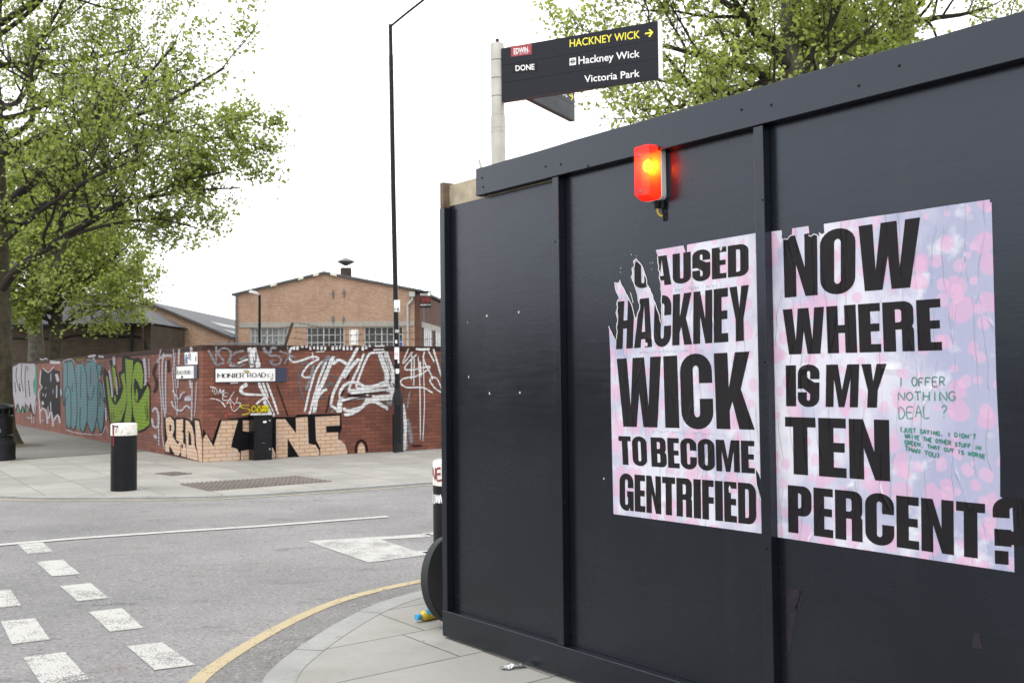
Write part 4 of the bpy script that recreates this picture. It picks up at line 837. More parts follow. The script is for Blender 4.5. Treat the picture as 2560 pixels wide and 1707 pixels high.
strokes(wr, RW, c500, [([(150, 110), (230, 260), (310, 410)], 54), ([(310, 30), (310, 220), (315, 410), (480, 355)], 46), ([(480, 350), (350, 180), (400, 100), (500, 88), (590, 140), (590, 250), (530, 380)], 46), ([(870, 130), (720, 160), (620, 230), (580, 330), (640, 400), (760, 430), (900, 390)], 46), ([(950, 130), (955, 340), (1030, 400), (1090, 300), (1090, 130)], 40), ([(1230, 60), (1300, 170), (1400, 190)], 70), ([(1500, 80), (1400, 80), (1380, 190)], 56), ([(1340, 240), (1500, 230), (1585, 300), (1540, 385), (1440, 410), (1370, 335), (1450, 330)], 42), ([(1530, 130), (1740, 210), (1870, 285)], 36), ([(1700, 40), (1750, 200), (1800, 340)], 34), ([(1740, 220), (1640, 395)], 30), ([(760, 300), (900, 240)], 50)], M['p_grey'], 'silver_tag', GY - .0075, soft=.3)
strokes(wr, RW, c500, [([(1490, 780), (1600, 1080), (1720, 1420)], 32), ([(1290, 1090), (1440, 1390)], 24), ([(60, 1035), (430, 1025)], 12)], M['p_dark'], 'dark_strokes', GY - .013, soft=.3)
strokes(wr, RW, c500, [([(180, 830), (310, 862)], 16), ([(250, 850), (232, 935)], 14), ([(290, 870), (270, 960), (312, 970), (325, 890), (290, 870)], 12), ([(345, 990), (395, 870), (402, 960), (465, 890), (430, 1010)], 16), ([(555, 965), (470, 960), (440, 1090), (555, 1100)], 16), ([(455, 1030), (530, 1018)], 14), ([(662, 930), (590, 1050), (510, 1185)], 18), ([(570, 1065), (680, 1190)], 16), ([(738, 1020), (692, 1170)], 14), ([(570, 1090), (640, 1312), (760, 1230), (785, 1160), (720, 1145)], 15), ([(180, 1060), (330, 1085), (430, 1150), (492, 1235)], (10, 34))], M['p_white'], 'white_name_tag', GY - .009, soft=.2)
strokes(wr, RW, c500, [([(470, 1162), (640, 1160), (652, 1330)], 36), ([(650, 1365), (520, 1372), (490, 1460)], 34)], M['p_salmon'], 'salmon_stroke', GY - .0085, soft=.4)
strokes(wr, RW, c500, [([(985, 1190), (800, 1198), (830, 1255), (950, 1272), (955, 1350), (800, 1390)], 22), ([(1050, 1195), (1005, 1270), (1040, 1330), (1090, 1270), (1050, 1195)], 30), ([(1150, 1195), (1115, 1320), (1195, 1320), (1150, 1195)], 34), ([(1225, 1195), (1230, 1330)], 44), ([(1280, 1190), (1285, 1340)], 70), ([(1330, 1200), (1335, 1330)], 40)], M['p_yellow'], 'yellow_tag', GY - .009, soft=.3)

# side street wall pieces
fills(wlw, LW, c150, [('+', [(55, 265), (90, 232), (130, 240), (150, 215), (225, 238), (262, 430), (290, 280), (370, 280), (400, 240), (450, 330), (460, 230), (540, 240), (570, 185), (620, 260), (722, 280), (692, 480), (662, 540), (722, 590), (762, 850), (766, 1100), (742, 1400), (700, 1442), (650, 1350), (600, 1350), (550, 1450), (490, 1370), (460, 1250), (430, 1400), (390, 1432), (350, 1350), (318, 1405), (282, 1300), (230, 1402), (190, 1340), (150, 1372), (108, 1290), (95, 1000), (60, 900)])], M['p_teal'], 'teal_letters', GY - .001, 'teal bubble letters')
strokes(wlw, LW, c150, [([(130, 240), (135, 640)], 13), ([(85, 980), (85, 770), (130, 640), (178, 720), (190, 900), (190, 1290), (150, 1370), (110, 1290), (95, 920), (145, 795)], 16), ([(240, 240), (280, 600), (295, 1000), (280, 1300), (230, 1402), (190, 1320)], 15), ([(362, 300), (358, 880)], 12), ([(400, 250), (455, 480), (472, 1000), (460, 1250), (400, 1425), (345, 1340), (352, 1000)], 15), ([(532, 300), (525, 640)], 12), ([(470, 780), (510, 880), (560, 830), (590, 640)], 16), ([(460, 1250), (550, 1450), (622, 1250), (650, 1000), (650, 610), (700, 570), (742, 690), (768, 950)], 18), ([(635, 1180), (700, 1440), (745, 1300), (766, 1000)], 18), ([(685, 600), (685, 1000)], 12), ([(690, 740), (755, 935)], 14), ([(58, 262), (92, 232), (130, 238)], 22), ([(150, 232), (228, 236), (262, 440)], 22), ([(280, 245), (370, 250)], 22), ([(452, 225), (545, 225)], 26), ([(635, 282), (722, 280), (690, 490)], 18), ([(620, 260), (662, 540)], 16), ([(55, 280), (55, 880), (85, 990)], 14), ([(220, 590), (210, 700), (225, 750)], 12)], M['p_teal_line'], 'dark_outlines', GY - .0015, soft=.2)
strokes(wlw, LW, c150, [([(45, 260), (90, 212), (228, 205), (270, 430)], 14), ([(615, 220), (665, 530), (740, 250)], 16), ([(440, 200), (560, 200), (575, 160), (620, 240)], 14), ([(740, 560), (775, 850)], 10), ([(90, 1380), (230, 1430), (400, 1460), (560, 1470), (720, 1465), (790, 1330), (830, 1460)], 14), ([(840, 350), (880, 600), (900, 860)], 36), ([(920, 140), (935, 300)], 50), ([(960, 480), (985, 810)], 20), ([(1435, 150), (1465, 400), (1462, 650)], (60, 30)), ([(1522, 150), (1530, 520)], 16), ([(780, 1000), (800, 1250)], 30), ([(480, 150), (620, 120)], 40), ([(660, 140), (760, 150)], 40), ([(1430, 640), (1510, 540)], 14)], M['p_lilac'], 'white_outlines', GY - .0035, soft=.3)
fills(wlw, LW, c150, [('+', [(735, 400), (760, 335), (830, 430), (860, 600), (905, 800), (932, 700), (900, 420), (840, 215), (905, 195), (955, 330), (1000, 600), (1012, 700), (1042, 650), (1000, 420), (1062, 370), (1060, 170), (1100, 110), (1260, 180), (1330, 155), (1402, 215), (1452, 450), (1442, 680), (1505, 580), (1540, 650), (1545, 1000), (1540, 1310), (1450, 1400), (1340, 1440), (880, 1470), (820, 1100), (780, 880)])], M['p_black'], 'black_backing', GY - .003)
fills(wlw, LW, c150, [('+', [(788, 470), (822, 482), (860, 800), (910, 935), (960, 972), (1040, 850), (1090, 680), (1040, 470), (1100, 410), (1138, 700), (1145, 880), (1110, 1050), (1040, 1245), (872, 1265), (830, 900)]), ('+', [(890, 290), (950, 350), (965, 500), (1000, 700), (978, 770), (930, 640)]), ('+', [(1118, 180), (1252, 210), (1245, 400), (1215, 700), (1230, 1100), (1215, 1265), (1100, 1265), (1152, 900), (1132, 500)]),
                      ('+', [(1330, 225), (1390, 280), (1430, 450), (1412, 680), (1380, 690), (1335, 580), (1282, 500), (1260, 650), (1290, 900), (1330, 942), (1400, 850), (1500, 640), (1530, 700), (1530, 1300), (1440, 1372), (1340, 1412), (1262, 1150), (1230, 900), (1240, 500), (1280, 280)]), ('+', [(1310, 680), (1338, 780), (1326, 920), (1287, 850)]), ('+', [(935, 790), (965, 850), (955, 930), (925, 880)])], M['p_green'], 'green_letters', GY - .004, 'lime green letters')
strokes(wlw, LW, c150, [([(885, 1100), (890, 1250)], 10), ([(915, 1070), (920, 1240)], 9), ([(945, 1150), (950, 1190)], 12), ([(1460, 980), (1465, 1140)], 9), ([(1490, 880), (1490, 1200)], 9), ([(1470, 1260), (1520, 1140)], 8), ([(1505, 1000), (1510, 1240)], 8), ([(1040, 1100), (1070, 1040)], 8)], M['p_black'], 'black_scrawl', GY - .0055, soft=.2)
strokes(wlw, LW, c380, [([(115, 150), (93, 300), (102, 600), (125, 900), (132, 1200), (160, 1400)], 14), ([(150, 190), (130, 400), (142, 800), (170, 1000)], 22), ([(178, 280), (172, 600), (178, 980)], 20), ([(85, 270), (150, 250), (195, 240), (262, 245)], 34), ([(265, 150), (275, 300), (260, 500), (290, 800), (320, 985)], 14), ([(290, 180), (285, 500), (312, 700), (322, 950)], 10), ([(340, 150), (332, 360)], 26), ([(484, 130), (492, 200)], 36), ([(325, 525), (325, 640)], 20), ([(470, 530), (482, 640)], 30), ([(498, 530), (494, 900), (490, 1040)], 20), ([(556, 528), (542, 800), (526, 1000)], 12), ([(255, 650), (300, 730), (340, 770), (370, 705), (415, 685)], 22), ([(245, 790), (270, 860), (340, 912), (382, 900), (430, 850), (485, 895)], 24), ([(400, 770), (490, 760)], 70), ([(10, 925), (50, 880), (85, 960), (82, 1100), (30, 1110), (5, 1000)], 30), ([(90, 1100), (92, 1350)], 14), ([(40, 1200), (60, 1260)], 40), ([(65, 320), (95, 280)], 20)], M['p_lilac'], 'white_ghost_letters', GY - .0035)
strokes(wlw, LW, c380, [([(60, 330), (25, 450), (62, 560), (45, 660), (20, 690)], 42), ([(205, 280), (215, 450)], 40), ([(320, 660), (325, 740), (370, 800)], 8), ([(430, 700), (390, 790)], 8)], M['p_dark'], 'dark_strokes', GY - .008, soft=.6)
fills(wlw, LW, c0, [('+', [(168, 200), (250, 150), (452, 150), (490, 350), (470, 600), (440, 822), (402, 650), (372, 765), (332, 650), (310, 785), (290, 690), (270, 775), (232, 650), (212, 775), (178, 560), (20, 560), (20, 230)])], M['p_lilac'], 'lilac_letters', GY - .001, 'pale lilac pointed letters')
fills(wlw, LW, c0, [('+', [(458, 140), (482, 200), (490, 350), (480, 605), (440, 500), (430, 400), (460, 330)]), ('+', [(225, 780), (235, 690), (265, 790)]), ('+', [(285, 790), (298, 710), (322, 795)]), ('+', [(330, 780), (350, 690), (372, 770)])], M['p_mint'], 'mint_flash', GY - .002)
strokes(wlw, LW, c0, [([(220, 180), (215, 350), (270, 530)], 10), ([(290, 170), (280, 350), (310, 520)], 10), ([(342, 160), (330, 350), (345, 620)], 10), ([(375, 360), (395, 590)], 12), ([(195, 380), (212, 540)], 10), ([(360, 180), (368, 250)], 8), ([(205, 780), (235, 680), (270, 785), (300, 700), (325, 795), (350, 690), (398, 780), (405, 680), (435, 830), (480, 640)], 12), ([(255, 400), (270, 520)], 12), ([(210, 170), (240, 155)], 12), ([(270, 180), (300, 160)], 12)], M['p_dark'], 'dark_strokes', GY - .0028, soft=.2)
fills(wlw, LW, c0, [('+', [(545, 212), (590, 235), (635, 275), (700, 222), (782, 252), (792, 842), (740, 812), (690, 850), (640, 742), (560, 722), (524, 600), (542, 470), (530, 430)])], M['p_black'], 'black_panel', GY - .001, 'black blocky letters')
strokes(wlw, LW, c0, [([(540, 225), (525, 400), (550, 460), (508, 520), (520, 700), (532, 960)], 16), ([(555, 200), (632, 265), (690, 205), (715, 180)], 14), ([(670, 270), (668, 390)], 10), ([(745, 425), (745, 602)], 16), ([(525, 790), (560, 735), (610, 790), (628, 950)], 24), ([(636, 880), (672, 780), (705, 990)], 24), ([(700, 910), (760, 820), (792, 940)], 24), ([(545, 900), (575, 885)], 16), ([(600, 460), (605, 480)], 12), ([(565, 540), (570, 575)], 14), ([(700, 480), (698, 545)], 8), ([(605, 540), (598, 590)], 10), ([(665, 640), (670, 780)], 12), ([(632, 700), (634, 800)], 10), ([(345, 850), (420, 862)], 12), ([(480, 640), (455, 820)], 12), ([(420, 800), (420, 940)], 10), ([(445, 830), (447, 940)], 10), ([(520, 80), (560, 100), (600, 80), (625, 100)], 14), ([(650, 130), (800, 140)], 40), ([(800, 480), (808, 570)], 20), ([(740, 280), (770, 390)], 40), ([(560, 640), (570, 690)], 30)], M['p_lilac'], 'white_outlines', GY - .0032, soft=.25)
strokes(wlw, LW, c150, [([(280, 200), (350, 190), (430, 185)], 40)], M['p_ochre'], 'ochre_stain', GY - .006, soft=.6)

# metal channel and barbed wire on the wall
s0, z0 = RW.px(538, 858); s1, z1 = RW.px(690, 856)
mb = MB(); mb.box(0, .02, .01, s1 - s0, .06, .035); mb.box(0, .02, .035, s1 - s0, .30, .045)
ch = thing('metal_channel', 'long grey metal channel lying on top of the wall corner', 'metal channel', RW.world(s0, 0, 2.185), RW.ang); mb.build('channel', M['steel_dark'], ch)
mb = MB()
for u in (.3, 1.0, 1.1, 1.25): MB().lathe([(.02, 0), (.02, .02), (.012, .03), (.0, .03)], 8, (u, .1, .045)).build('bolt', M['rust'], ch)
sb, zb = RW.px(718, 862); st_, zt_ = RW.px(739, 806)
bw = thing('barbed_wire', 'leaning rusty post carrying barbed wire above the wall', 'barbed wire', RW.world(sb, .15, 2.19), RW.ang)
mb = MB(); mb.hexa([(-.025, -.02, -.05), (.025, -.02, -.05), (.025, .02, -.05), (-.025, .02, -.05)], [(st_ - sb - .025, -.02, zt_ - 2.19), (st_ - sb + .025, -.02, zt_ - 2.18), (st_ - sb + .025, .02, zt_ - 2.18), (st_ - sb - .025, .02, zt_ - 2.19)]); mb.build('angle_post', M['rust'], bw)
for k, (px0, py0, px1, py1) in enumerate(((738, 808, 1005, 822), (728, 830, 1040, 830), (722, 845, 1080, 846))):
    a, b = RW.px(px0, py0, .15), RW.px(px1, py1, .15); pts = []; N_ = 26
    for i in range(N_ + 1):
        u = i / N_; pts.append((a[0] + (b[0] - a[0]) * u - sb, 0, a[1] + (b[1] - a[1]) * u - 2.19 - .06 * math.sin(math.pi * u) + .012 * math.sin(u * 23 + k)))
    mb = MB(); mb.tube(pts, .0038, 5)
    for p in pts[1:-1]: mb.tube([(p[0] - .02, p[1] - .02, p[2] + .025), (p[0] + .02, p[1] + .02, p[2] - .025)], .0026, 4); mb.tube([(p[0] - .02, p[1] + .02, p[2] - .02), (p[0] + .02, p[1] - .02, p[2] + .03)], .0026, 4)
    mb.build('wire', M['rust'], bw)
a, b = RW.px(655, 862, .15), RW.px(735, 812, .15)
mb = MB(); mb.tube(spline([(a[0] - sb, 0, .02), (a[0] - sb + .15, 0, .25), (b[0] - sb, 0, b[1] - 2.19)], 5), .005, 5); mb.build('wire', M['rust'], bw)

# street name plates
def plate_px(F, pts, cv, off=0.0): return [F.px(*cv(*p), off) for p in pts]
q = plate_px(RW, [(295, 488), (1460, 480), (1460, 722), (297, 742)], c500); q2 = plate_px(RW, [(1462, 478), (1685, 474), (1685, 728), (1462, 732)], c500)
mon = thing('street_sign', 'monier road street name plate, white with a navy end', 'sign', RW.world(q[3][0], 0, q[3][1]), RW.ang, 'street name plates')
bx, bz = q[3]; loc = lambda Q_: [(p[0] - bx, p[1] - bz) for p in Q_]
def nameplate(root, q, q2, y=-.03):
    w, h = q[1][0], q[0][1]
    MB().box(q[0][0] - .012, y + .002, q[3][1] - .012, q2[1][0] + .004, -.016, max(q[0][1], q2[1][1]) + .012).build('backing', M['navy'], root)
    mb = MB(); mb.plate([q[3], q[2], q[1], q[0]], y, y + .0015); mb.build('plate', M['white'], root)
    mb = MB(); mb.plate([q2[3], q2[2], q2[1], q2[0]], y - .001, y + .0015); mb.build('navy_end', M['navy'], root)
lq, lq2 = loc(q), loc(q2); nameplate(mon, lq, lq2)
mb = MB(); serif(mb, 'MONIER ROAD', loc(plate_px(RW, [(338, 580), (1275, 562), (1275, 650), (338, 662)], c500)), -.0312, stem=.27, thin=.09); serif(mb, 'e.3', loc(plate_px(RW, [(1318, 545), (1425, 542), (1425, 642), (1318, 645)], c500)), -.0312, stem=.14)
mb.build('lettering', M['letter_black'], mon)
mb = MB()
for pl in ([(838, 510), (870, 520), (905, 500), (925, 515), (955, 520), (968, 545), (930, 560), (905, 580), (860, 575)], [(1385, 662), (1430, 660), (1430, 690), (1400, 705), (1362, 708)]): flat(mb, [('+', loc(plate_px(RW, pl, c500)))], -.0316)
mb.build('peeled_patch', M['peel'], mon)
q = plate_px(LW, [(315, 378), (528, 364), (531, 515), (315, 520)], c380); q2 = plate_px(LW, [(529, 364), (572, 361), (574, 516), (531, 517)], c380)
roa = thing('street_sign', 'roach road street name plate, grubby white, beside the wall corner', 'sign', LW.world(q[3][0], 0, q[3][1]), LW.ang, 'street name plates')
bx, bz = q[3]; lq, lq2 = loc(q), loc(q2); nameplate(roa, lq, lq2)
mb = MB(); serif(mb, 'ROACH ROAD', loc(plate_px(LW, [(322, 428), (486, 418), (487, 468), (322, 474)], c380)), -.0312, stem=.36, thin=.13); serif(mb, 'e.3', loc(plate_px(LW, [(495, 405), (522, 402), (523, 462), (495, 465)], c380)), -.0312, stem=.14)
flat(mb, [('+', loc(plate_px(LW, [(372, 488), (400, 486), (400, 512), (374, 514)], c380)))], -.0312); mb.build('lettering', M['letter_black'], roa)
mb = MB(); flat(mb, [('+', loc(plate_px(LW, [(317, 385), (332, 384), (330, 425), (318, 430)], c380)))], -.0316); mb.build('peeled_patch', M['peel'], roa)
q = plate_px(LW, [(418, 203), (570, 195), (573, 346), (420, 350)], c380)
cyc = thing('notice_plate', 'small blue and white notice plate above the roach road sign', 'sign', LW.world(q[3][0], 0, q[3][1]), LW.ang); bx, bz = q[3]
lq = loc(q); mb = MB(); mb.plate([lq[3], lq[2], lq[1], lq[0]], -.03, -.018); mb.build('plate', M['white'], cyc, bev=.002)
mb = MB(); flat(mb, [('+', loc(plate_px(LW, [(424, 250), (455, 248), (457, 340), (424, 344)], c380)))], -.0306); flat(mb, [('+', loc(plate_px(LW, [(428, 222), (448, 221), (448, 245), (428, 246)], c380)))], -.0306); mb.build('blue_panel', plain('road_sign_blue', (.06, .14, .38), .45), cyc)
mb = MB(); flat(mb, [('+', loc(plate_px(LW, [(458, 210), (500, 208), (500, 280), (480, 290), (458, 285)], c380)))], -.0306); mb.build('worn_patch', plain('worn_grey', (.42, .40, .44), .6), cyc)
mb = MB(); flat(mb, [('+', loc(plate_px(LW, [(556, 230), (562, 262), (560, 312), (548, 312), (549, 265)], c380)))], -.0306); flat(mb, [('+', loc(plate_px(LW, [(484, 285), (505, 292), (500, 302), (486, 296)], c380)))], -.0306); mb.build('arrow', M['letter_black'], cyc)

# ------------------------------------------------------------------ pavement furniture
def bollard(name, label, loc, white, group):
    r = thing(name, label, 'bollard', loc, 0, group); R0, H0 = .172, .925
    MB().lathe([(R0, -.02), (R0, .60), (R0 * 1.0, H0 - .165)], 32).build('shaft', M['blackmat'], r, smooth=True)
    MB().lathe([(R0 + .0015, H0 - .165), (R0 + .0015, H0 - .012), (R0 - .008, H0), (0, H0 + .002)], 32).build('white_cap', M['offwhite'], r, smooth=True)
    return r, R0, H0
gx, gy = gnd(312, 1228)
b1, R0, H0 = bollard('bollard', 'black bollard with scuffed white top standing by the far kerb', (gx * (gy + .17) / gy - .015, gy + .17, 0), True, 'white topped bollards')
def on_cyl(mb, pts, w, rad, col_y=0):   # a brushed mark wrapped on a bollard: pts = (angle, z), angle 0 faces the camera
    P = spline(pts, 3); m = len(P); vs, fs = [], []
    for i, p in enumerate(P):
        a, b = np.array(P[max(i - 1, 0)]), np.array(P[min(i + 1, m - 1)]); t = (b - a) * np.array([rad, 1]); l = np.hypot(*t); t = t / l if l else np.array([0, 1.]); nn = np.array([-t[1] / rad, t[0]]) * w / 2
        for s in (1, -1): A = p[0] + nn[0] * s; vs.append((rad * math.sin(A), -rad * math.cos(A), p[1] + nn[1] * s))
    fs = [(2 * i, 2 * i + 1, 2 * i + 3, 2 * i + 2) for i in range(m - 1)]; mb.add(vs, fs)
mb = MB(); on_cyl(mb, [(-.50, .905), (-.49, .83), (-.52, .76), (-.50, .68), (-.51, .62)], .024, R0 + .004); mb.build('red_drip', M['red_paint'], b1)
mb = MB(); on_cyl(mb, [(-.75, .90), (-.55, .90), (-.30, .89), (-.05, .895)], .022, R0 + .003); on_cyl(mb, [(-.62, .90), (-.60, .83), (-.62, .78)], .018, R0 + .003); on_cyl(mb, [(-.1, .89), (-.22, .85), (-.3, .80)], .012, R0 + .003); on_cyl(mb, [(.6, .78), (.9, .80)], .006, R0 + .003); on_cyl(mb, [(.2, .80), (.25, .85)], .006, R0 + .003); mb.build('dark_scuffs', M['steel_dark'], b1)
b2, R0, H0 = bollard('bollard', 'black bollard daubed with red and white letters behind the hoarding edge', (-.385, 6.92, 0), True, 'white topped bollards')
LAT = lambda x: math.asin(max(-1, min(1, x)))
mb = MB(); P2 = lambda pts: [(LAT(x), z) for x, z in pts]
for st in ([(-.97, .82), (-.96, .88), (-.86, .80), (-.84, .885)], [(-.62, .885), (-.80, .87), (-.78, .80), (-.55, .805)], [(-.78, .84), (-.62, .845)]): on_cyl(mb, P2(st), .013, R0 + .004)
mb.build('red_letters', M['mark_red'], b2)
mb = MB()
for st in ([(-.98, .72), (-.97, .64)], [(-.93, .70), (-.93, .645), (-.88, .645), (-.88, .70)], [(-.83, .645), (-.83, .70)], [(-.79, .645), (-.78, .70), (-.71, .645), (-.70, .70)], [(-.66, .645), (-.64, .705), (-.56, .645), (-.53, .71)], [(-.45, .645), (-.42, .71)]): on_cyl(mb, P2(st), .010, R0 + .004)
mb.build('white_letters', M['letter_white'], b2)

# utility pillar against the wall
s0 = RW.px(621, 1152)[0]; s1 = RW.px(666, 1150)[0]
cb = thing('utility_cabinet', 'narrow black utility cabinet standing against the graffitied wall', 'cabinet', RW.world(s0, -.30, 0), RW.ang); cwid = (s1 - s0) * .98
mb = MB(); mb.box(0, 0, -.01, cwid, .28, .82); mb.build('body', M['black'], cb, bev=.008)
MB().box(-.012, -.014, .822, cwid + .012, .285, .845).build('lid', M['black'], cb, bev=.006)
MB().box(.10 * cwid, -.006, .05, .97 * cwid, -.001, .80).build('door', M['black'], cb, bev=.003)
mb = MB(); mb.plate([(x + cwid * .58, z + .72) for x, z in rr(-.035, -.018, .035, .018, .016, .016)], -.010, -.0065); mb.build('label_plate', M['sticker'], cb)
mb = MB()
for z in (.20, .74): MB().lathe([(.016, 0), (.016, .012), (.010, .016), (0, .016)], 12, (cwid * .86, -.006, z), (0, -1, 0)).build('lock', M['steel'], cb)
MB().box(cwid * .42, -.009, .315, cwid * .60, -.0065, .325).build('slot', M['steel_dark'], cb)

# litter bin at the left edge
gx, gy = gnd(-6, 1150)
lb = thing('litter_bin', 'black litter bin beside the tree at the left edge', 'litter bin', (gx, gy, 0))
mb = MB(); mb.lathe([(.325, -.01), (.325, .05), (.318, .06), (.318, .30), (.312, .33), (.275, .40), (.272, .46)], 32); mb.build('base', M['blackmat'], lb, smooth=True)
mb = MB(); mb.lathe([(.270, .46), (.280, .47), (.280, .49), (.268, .50), (.268, .84), (.280, .85), (.280, .87), (.268, .88), (.268, .90)], 32); mb.build('body', M['black'], lb, smooth=True)
mb = MB()
for k in range(6):
    a = k * math.pi / 3 + .3; mb.box(.245 * math.cos(a) - .025, .245 * math.sin(a) - .025, .885, .245 * math.cos(a) + .025, .245 * math.sin(a) + .025, 1.01)
mb.lathe([(.18, .90), (.18, 1.0)], 20); mb.build('opening', M['letter_black'], lb)
mb = MB(); mb.lathe([(.275, 1.0), (.290, 1.01), (.290, 1.035), (.26, 1.08), (.17, 1.105), (0, 1.115)], 32); mb.build('domed_lid', M['black'], lb, smooth=True)
mb = MB(); mb.add([(.28 * math.sin(a), -.28 * math.cos(a), z) for a in (.35, .5, .65) for z in (.55, .62)], [(0, 2, 3, 1), (2, 4, 5, 3)]); mb.build('label_plate', M['steel_dark'], lb)

# fallen leaves by the bin
lf = random.Random(8)
for i in range(5):
    x, y = gnd(26 + i * 5 + lf.uniform(-3, 3), 1150 + lf.uniform(-6, 8)); mb = MB()
    pts = [(.05 * math.cos(a) * lf.uniform(.6, 1.2), .04 * math.sin(a) * lf.uniform(.6, 1.2), .012 + .02 * lf.random()) for a in np.linspace(0, 6.28, 8)[:-1]]
    mb.add(pts, [tuple(range(7))]); o = mb.build('fallen_leaf', M['leaf'] if i % 2 else M['timber'], loc=(x, y, 0)); tag(o, 'small dead leaf lying on the paving beside the litter bin', 'leaf', 'fallen leaves by the bin')

# lamp post in front of the wall
lx, ly = gnd(995, 1131)
lp = thing('street_lamp', 'tall black lamp post with stickers in front of the wall', 'street lamp', (lx, ly, 0))
mb = MB(); mb.lathe([(.118, -.02), (.112, .0), (.112, 1.12), (.105, 1.15), (.060, 1.30), (.056, 1.31)], 8); mb.build('base', M['black'], lp, smooth=True)
lean = -.105
mb = MB(); mb.tube([(0, 0, 1.29), (lean * .6, 0, 5.3), (lean * .92, 0, 8.25)], [.054, .050, .046], 14); mb.tube([(lean * .92, 0, 8.25), (lean, 0, 8.9)], [.040, .040], 14); mb.build('column', M['black'], lp, smooth=True)
mb = MB(); mb.tube(spline([(lean, 0, 8.86), (lean + .35, -.1, 9.1), (lean + .95, -.25, 9.5)], 4), [.024] * 9, 10); mb.build('arm', M['black'], lp, smooth=True)
mb = MB(); mb.lathe([(0, -.06), (.09, -.05), (.14, 0), (.10, .06), (0, .08)], 16, (lean + 1.05, -.28, 9.53)); mb.build('lantern', M['steel_dark'], lp, smooth=True)
mb = MB(); mb.lathe([(.035, 0), (.035, .006), (0, .006)], 12, (.03, -.110, .9), (0, -1, 0)); mb.box(-.07, -.1135, .20, .07, -.1045, .98); mb.build('access_door', M['blackmat'], lp, bev=.004)
def lpx(px, py): p = at_y(px, py, ly - .07); return (p.x - lx, p.z)
def post_sheet(mb, x0, y0, x1, y1, dy=-.070):
    a, b = lpx(x0, y0), lpx(x1, y1); mb.plate([(a[0], b[1]), (b[0], b[1]), (b[0], a[1]), (a[0], a[1])], dy, dy + .004)
mb = MB(); post_sheet(mb, 985, 750, 1000, 779); mb.build('number_plate', M['white'], lp)
mb = MB(); a, b = lpx(986.5, 769), lpx(998.5, 777); sans(mb, '16', [(a[0], a[1]), (b[0], a[1]), (b[0], b[1]), (a[0], b[1])], -.0715, .02); mb.build('lettering', M['letter_black'], lp)
mb = MB(); post_sheet(mb, 986, 868, 997, 898); post_sheet(mb, 994, 868, 998, 908, -.066); post_sheet(mb, 989, 922, 998, 931); post_sheet(mb, 990, 934, 997, 929, -.068)
for i in range(8): post_sheet(mb, 988 + (i % 4) * 2.4, 824 + (i // 4) * 4, 989.6 + (i % 4) * 2.4, 827 + (i // 4) * 4)
post_sheet(mb, 988, 850, 993, 858); mb.build('stickers', M['sticker'], lp)
mb = MB(); c_ = lpx(991.5, 886); mb.add([(c_[0] + r_ * math.sin(a), -.0705, c_[1] + r_ * math.cos(a)) for r_ in (.022, .030) for a in np.linspace(0, 6.283, 17)[:-1]], [(k, (k + 1) % 16, 16 + (k + 1) % 16, 16 + k) for k in range(16)]); mb.build('sticker_ring', M['letter_black'], lp)
mb = MB(); a, b = lpx(981.5, 1000), lpx(986, 1037); mb.plate([(a[0], b[1]), (b[0] - .01, b[1] + .02), (b[0], a[1] - .05), (a[0] + .03, a[1])], -.108, -.1035); mb.build('red_smear', M['red_paint'], lp)
mb = MB(); mb.add([(-.14, -.16, .006), (.10, -.18, .006), (.35, -.10, .006), (.75, .02, .006), (.76, .09, .006), (.35, .0, .006), (.14, -.06, .006), (-.12, -.06, .006)], [tuple(range(8))]); tag(mb.build('paint_spill', M['sticker'], loc=(lx, ly, 0)), 'white paint spilled on the paving at the lamp post foot', 'paint spill')

# black rubber base leaning on edge behind the hoarding corner
dn = Vector((.80, -.58, .12)).normalized()
dc = Vector((-.375, 6.14, .268))
db = thing('sign_base', 'round black ribbed rubber base propped on edge behind the hoarding', 'sign base', (dc.x, dc.y, 0))
rel = Vector((0, 0, dc.z)); q_ = Vector((0, 0, 1)).rotation_difference(dn); RD = .262
mb = MB(); mb.lathe([(RD * .985, -.035), (RD, -.02), (RD, .022), (RD * .965, .026), (RD * .93, .024)], 48, rel, dn); mb.build('rim', M['rubber_rim'], db, smooth=True)
mb = MB(); mb.lathe([(0, -.034), (RD * .97, -.034), (RD * .97, -.028), (0, -.028)], 40, rel, dn); mb.build('disc', M['rubber'], db, smooth=True)
mb = MB()
for k in range(12):
    a = k * math.pi / 6; u = q_ @ Vector((math.cos(a), math.sin(a), 0)); v = q_ @ Vector((-math.sin(a), math.cos(a), 0)); c0_, c1_ = rel + u * .05, rel + u * RD * .94
    P = [c0_ - v * .006, c1_ - v * .006, c1_ + v * .006, c0_ + v * .006]; mb.hexa([p - dn * .029 for p in P], [p + dn * .012 for p in P])
for rr_ in (.06, .14, .2): mb.lathe([(rr_, -.028), (rr_, .008), (rr_ + .012, .008), (rr_ + .012, -.028)], 32, rel, dn)
mb.build('ribs', M['rubber_rim'], db)

